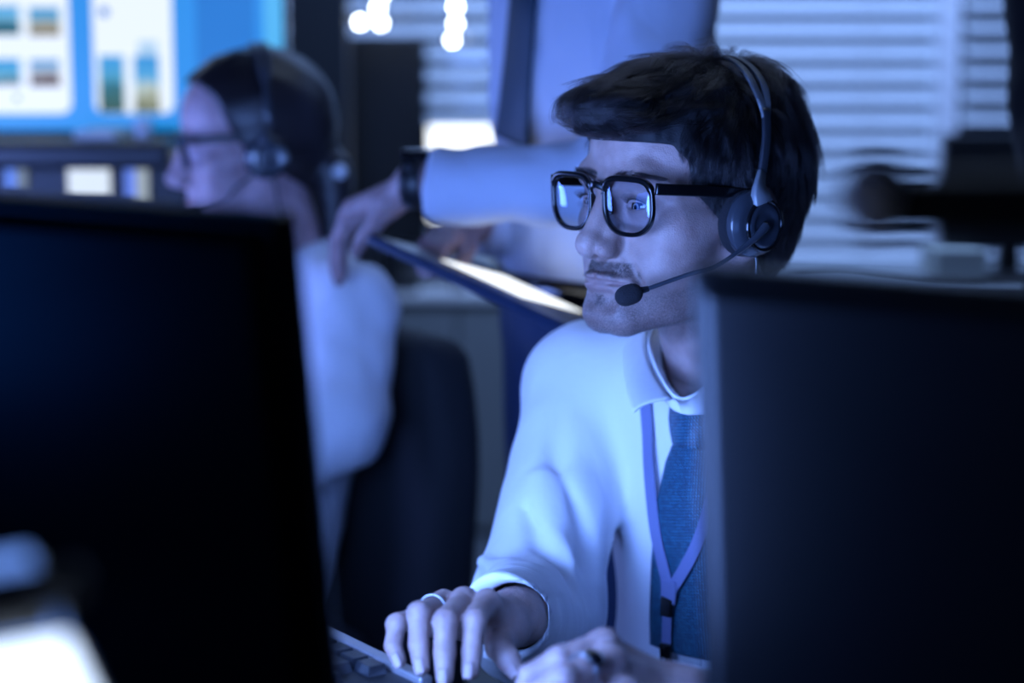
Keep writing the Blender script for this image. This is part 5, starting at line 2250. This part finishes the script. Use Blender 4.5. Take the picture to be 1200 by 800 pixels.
# wristwatch
g = thing('wristwatch', 'black wristwatch on the reaching wrist of the standing man', 'watch', tuple(MJ['wrL']))
axw = MJ['elL'] - MJ['wrL']
axw /= np.linalg.norm(axw)
wc = MJ['wrL'] + axw * .004
u = np.cross(axw, A(0, 0, 1))
u /= np.linalg.norm(u)
w_ = np.cross(axw, u)
bm = bmesh.new()
pts = [wc + u * .030 * math.cos(t) + w_ * .028 * math.sin(t) for t in np.linspace(0, 2 * math.pi, 33)[:-1]]
add_tube(bm, pts, 1.0, 8, closed=True, flat=(.0125, .0025), up=[Vector(axw)] * 32)
bm_obj('strap', bm, M['black_plastic'], g, smooth=True)
up_ = -w_ if (-w_)[2] > 0 else w_
bm = bmesh.new()
add_cyl(bm, wc + up_ * .027, wc + up_ * .038, .021, .019, 24)
bm_obj('case', bm, M['gloss_black'], g, bevel=.002)
bm = bmesh.new()
add_cyl(bm, wc - u * .0 + (u if u[1] < 0 else -u) * .024 + up_ * .018, wc + (u if u[1] < 0 else -u) * .031 + up_ * .020, .005, .004, 12)
bm_obj('crown', bm, M['silver'], g)

# tablet held almost edge-on
ta, tb = P(432, 279, 2.28), P(662, 386, 2.10)
L_ = tb - ta
tl_ = np.linalg.norm(L_)
ex = L_ / tl_
ey = A(.10, 1, -0.075)
ey = ey - ex * (ey @ ex)
ey /= np.linalg.norm(ey)
ez = np.cross(ex, ey)
Rt = Matrix([[ex[i], ey[i], ez[i]] for i in range(3)])
g = thing('tablet', 'dark tablet held nearly edge-on by the standing man, screen glowing white', 'tablet', tuple((ta + tb) / 2))


def tput(nm, c, s, mt, bv=0.0):
    o = box(nm, tuple(ta + ex * c[0] + ey * c[1] + ez * c[2]), s, mt, g, bevel=bv, seg=3)
    o.rotation_euler = Rt.to_euler()
    return o


tput('case', (tl_ / 2, .09, 0), (tl_, .19, .013), mat('tablet_case', (.010, .025, .07), .35, coat=.4), .005)
tput('screen', (tl_ * .43, .115, .0068), (tl_ * .42, .120, .0012), emis_mat('tablet_page', (.90, .95, 1.0), 1.8))

# ---- figure in a dark suit cut off by the right edge
ye = math.radians(20)
ef, el_ = face_frame(ye)
ec = P(1360, 100, 2.5)
EJ = {}
EJ['chest'] = A(ec[0], ec[1], 1.24)
EJ['neck'] = EJ['chest'] + A(0, 0, .26)
EJ['shL'] = EJ['chest'] + A(0, 0, .15) + el_ * .18
EJ['shR'] = EJ['chest'] + A(0, 0, .15) - el_ * .175
EJ['hip'] = A(ec[0], ec[1], .96)
EJ['elR'] = P(1240, 120, 2.40)
EJ['wrR'] = P(1262, 330, 2.28)
EJ['elL'] = EJ['shL'] + A(.05, 0, -.30)
EJ['wrL'] = EJ['elL'] + A(0, -.05, -.25)
for s, sg in (('L', 1), ('R', -1)):
    EJ['th' + s] = EJ['hip'] + el_ * .085 * sg + A(0, 0, -.08)
    EJ['kn' + s] = A(EJ['th' + s][0], EJ['th' + s][1], .50)
    EJ['an' + s] = A(EJ['th' + s][0], EJ['th' + s][1], .09)
edge = thing('person', 'figure in dark suit at the right edge, only a sleeve in view', 'person', (ec[0], ec[1], 0))
ehands = [simple_hand(EJ['wrR'], A(0, -.1, -1), A(1, 0, 0), ef, fore=EJ['elR']), simple_hand(EJ['wrL'], A(0, -.1, -1), A(-1, 0, 0), ef, fore=EJ['elL'])]
figure(edge, dict(head=Frame(EJ['neck'] + A(0, 0, .17), ye), hs=1.0, nk=1.0, J=EJ, hands=ehands, skin=M['skin_stand'], shirt=M['dark_cloth'], shirt_name='jacket', trouser=M['dark_cloth'],
                  frame=Frame(A(ec[0], ec[1], 0), ye), fwd=ef, cr=(.17, .12, .19), seed=61, roll=.05, er=.052, cuff=.042))

# ------------------------------------------------------------------ blurred things near the lens
g = thing('boom_microphone', 'out of focus black microphone with pale tip above the right monitor', 'microphone', tuple(P(1160, 232, .72)))
bm = bmesh.new()
add_cyl(bm, P(1030, 238, .72), P(1240, 240, .70), .0105, .0120, 24)
bm_obj('barrel', bm, M['black_plastic'], g, bevel=.001)
bm = bmesh.new()
bmesh.ops.create_uvsphere(bm, u_segments=24, v_segments=16, radius=1)
bmesh.ops.transform(bm, matrix=Matrix.Translation(Vector(P(1028, 230, .72))) @ Matrix.Diagonal((.0135, .0135, .0150, 1)), verts=bm.verts)
bm_obj('windscreen', bm, mat('grey_foam', (.75, .70, .74), .9, bump=.6, bscale=700), g, smooth=True)
bm = bmesh.new()
q0 = P(1240, 236, .70)
add_tube(bm, smooth_path([q0, q0 + A(.05, .0, .0), q0 + A(.10, .01, -.06), A(q0[0] + .12, q0[1] + .04, DESK_Z + .02)], 6), .006, 10)
bm_obj('arm', bm, M['black_plastic'], g, smooth=True)
bm = bmesh.new()
add_cyl(bm, A(q0[0] + .12, q0[1] + .04, DESK_Z), A(q0[0] + .12, q0[1] + .04, DESK_Z + .025), .05, .045, 28)
bm_obj('base', bm, M['black_plastic'], g, bevel=.003)

g = thing('propped_tablet', 'glowing white tablet propped in a black clamp at the lower left corner', 'tablet', tuple(P(20, 760, .66)))
# the lit face: right edge runs from (45,650) to (110,810)
pa, pb, pd = P(40, 650, .70), P(112, 812, .63), P(-150, 560, .74)
xa_ = pb - pa
hgt = np.linalg.norm(xa_)
xa_ /= hgt
ya_ = pd - pa
ya_ -= xa_ * (ya_ @ xa_)
ya_ /= np.linalg.norm(ya_)
za_ = np.cross(xa_, ya_)
if za_[1] > 0:
    za_ = -za_
Rp = Matrix([[xa_[i], ya_[i], np.cross(xa_, ya_)[i]] for i in range(3)])


def pput(nm, c, s, mt, bv=.0):
    o = box(nm, tuple(pa + xa_ * c[0] + ya_ * c[1] + za_ * c[2]), s, mt, g, bevel=bv, seg=3)
    o.rotation_euler = Rp.to_euler()
    return o


pput('case', (.09, .075, -.006), (.192, .155, .008), M['gloss_black'], .003)
pput('screen', (.115, .072, -.001), (.125, .142, .001), emis_mat('tablet_white', (.62, .76, 1.0), 3.0))
pput('screen', (.022, .072, -.001), (.055, .142, .001), emis_mat('tablet_blue', (.16, .34, 1.0), 1.0))
pput('clamp', (.034, .07, .008), (.016, .16, .010), M['black_plastic'], .003)
pput('clamp', (.046, .020, .010), (.024, .030, .012), M['black_plastic'], .004)
bm = bmesh.new()
q0 = pa + xa_ * .045 + ya_ * .02 - za_ * .008
add_tube(bm, smooth_path([q0, q0 + A(.005, .05, -.03), A(q0[0] + .0, q0[1] + .08, DESK_Z + .01)], 6), .006, 10)
bm_obj('arm', bm, M['black_plastic'], g, smooth=True)

# ---- unseen monitor added to throw a blue glow on the left monitor's back
nb_c = (-1.10, 1.02, 1.00)
monitor('added lit monitor out of view, throwing a blue glow on the near left monitor', None, nb_c, math.radians(-95), math.radians(4), 0, .54, .33, .742, screen_mat('screen_added_glow', (.03, .22, 1.0), 2.4))
g = thing('desk', 'black desk out of view, added to carry the blue glow monitor', 'desk', (-1.25, 1.1, 0))
box('desk_top', (-1.32, 1.10, .727), (.60, .85, .03), M['desk'], g, bevel=.003)
for dx_ in (-.25, .25):
    for dy_ in (-.38, .38):
        box('leg', (-1.32 + dx_, 1.10 + dy_, .356), (.05, .05, .712), M['desk'], g)
# ---- out-of-frame monitor added to light the woman, with the desk under it
cW = (-1.00, 2.50, 1.02)
gW = monitor('added lit monitor out of frame that lights the seated woman', None, cW, math.radians(-80), math.radians(4), 0, .54, .33, .742, screen_mat('screen_added_fill', (.24, .37, 1.0), 15.0))
g = thing('desk', 'black desk under the added monitor that lights the seated woman, behind the left monitor', 'desk', (-1.15, 2.6, 0))
o = box('desk_top', (-1.15, 2.60, .727), (.70, 1.0, .03), M['desk'], g, bevel=.003)
for dx_ in (-.30, .30):
    for dy_ in (-.45, .45):
        box('leg', (-1.15 + dx_, 2.60 + dy_, .356), (.05, .05, .712), M['desk'], g)
# the operator's chair and legs
hl_ = BC + A(0, 0, .50)
hfw, hlf = face_frame(TY)


def hero_legs(p):
    q = BF.l(p)
    d = ell(q, (0, .02, .50), (.155, .12, .10))
    for sg in (1, -1):
        t0, k0_ = BC + hlf * .085 * sg + A(0, 0, .49) + hfw * .04, BC + hlf * .11 * sg + hfw * .44 + A(0, 0, .50)
        a0 = A(k0_[0], k0_[1], .09)
        d = smin(d, smin(cone(p, t0, k0_, .085, .064), cone(p, k0_, a0, .062, .048), .02), .03)
    return smax(d, q[:, 2] - .56, .005)


v, q = surfnet(hero_legs, (-.35, 1.2, 0.0), (.55, 2.1, .62), .010, slack=2)
mesh_np('trousers', v, q, M['dark_cloth'], hero)
for sg in (1, -1):
    a = BC + hlf * .11 * sg + hfw * .44 + A(0, 0, .09)
    f = lambda p, a=a: smax(smin(ell(p, tuple(a + hfw * .10 + A(0, 0, -.045)), (.055, .055, .04)), cone(p, a + A(0, 0, -.03), a + hfw * .12 + A(0, 0, -.05), .045, .042), .03), -(p[:, 2] - .002), .003)
    v, q = surfnet(f, a - .22, a + .22, .010)
    mesh_np('shoe', v, q, M['gloss_black'], hero)
sc_ = BC + hfw * .08 + A(0, 0, .385)
hc = thing('office_chair', 'black office chair under the man typing, hidden by the desk', 'chair', (sc_[0], sc_[1], 0))
v, q = surfnet(lambda p: np.linalg.norm(np.maximum(np.abs(Frame(sc_, TY).l(p)) - A(.20, .19, .012), 0), axis=1) + np.minimum((np.abs(Frame(sc_, TY).l(p)) - A(.20, .19, .012)).max(1), 0) - .035, sc_ - .3, sc_ + .3, .012, slack=2)
mesh_np('seat', v, q, M['chair'], hc)
bm = bmesh.new()
add_cyl(bm, (sc_[0], sc_[1], .10), (sc_[0], sc_[1], .36), .028, seg=16)
bm_obj('gas_column', bm, M['black_plastic'], hc)
for k in range(5):
    a = 2 * math.pi * k / 5 + .3
    e = A(math.cos(a), math.sin(a), 0)
    bm = bmesh.new()
    add_cyl(bm, A(sc_[0], sc_[1], .11), A(sc_[0], sc_[1], .02) + e * .27, .024, .018, 10)
    bm_obj('leg', bm, M['black_plastic'], hc)
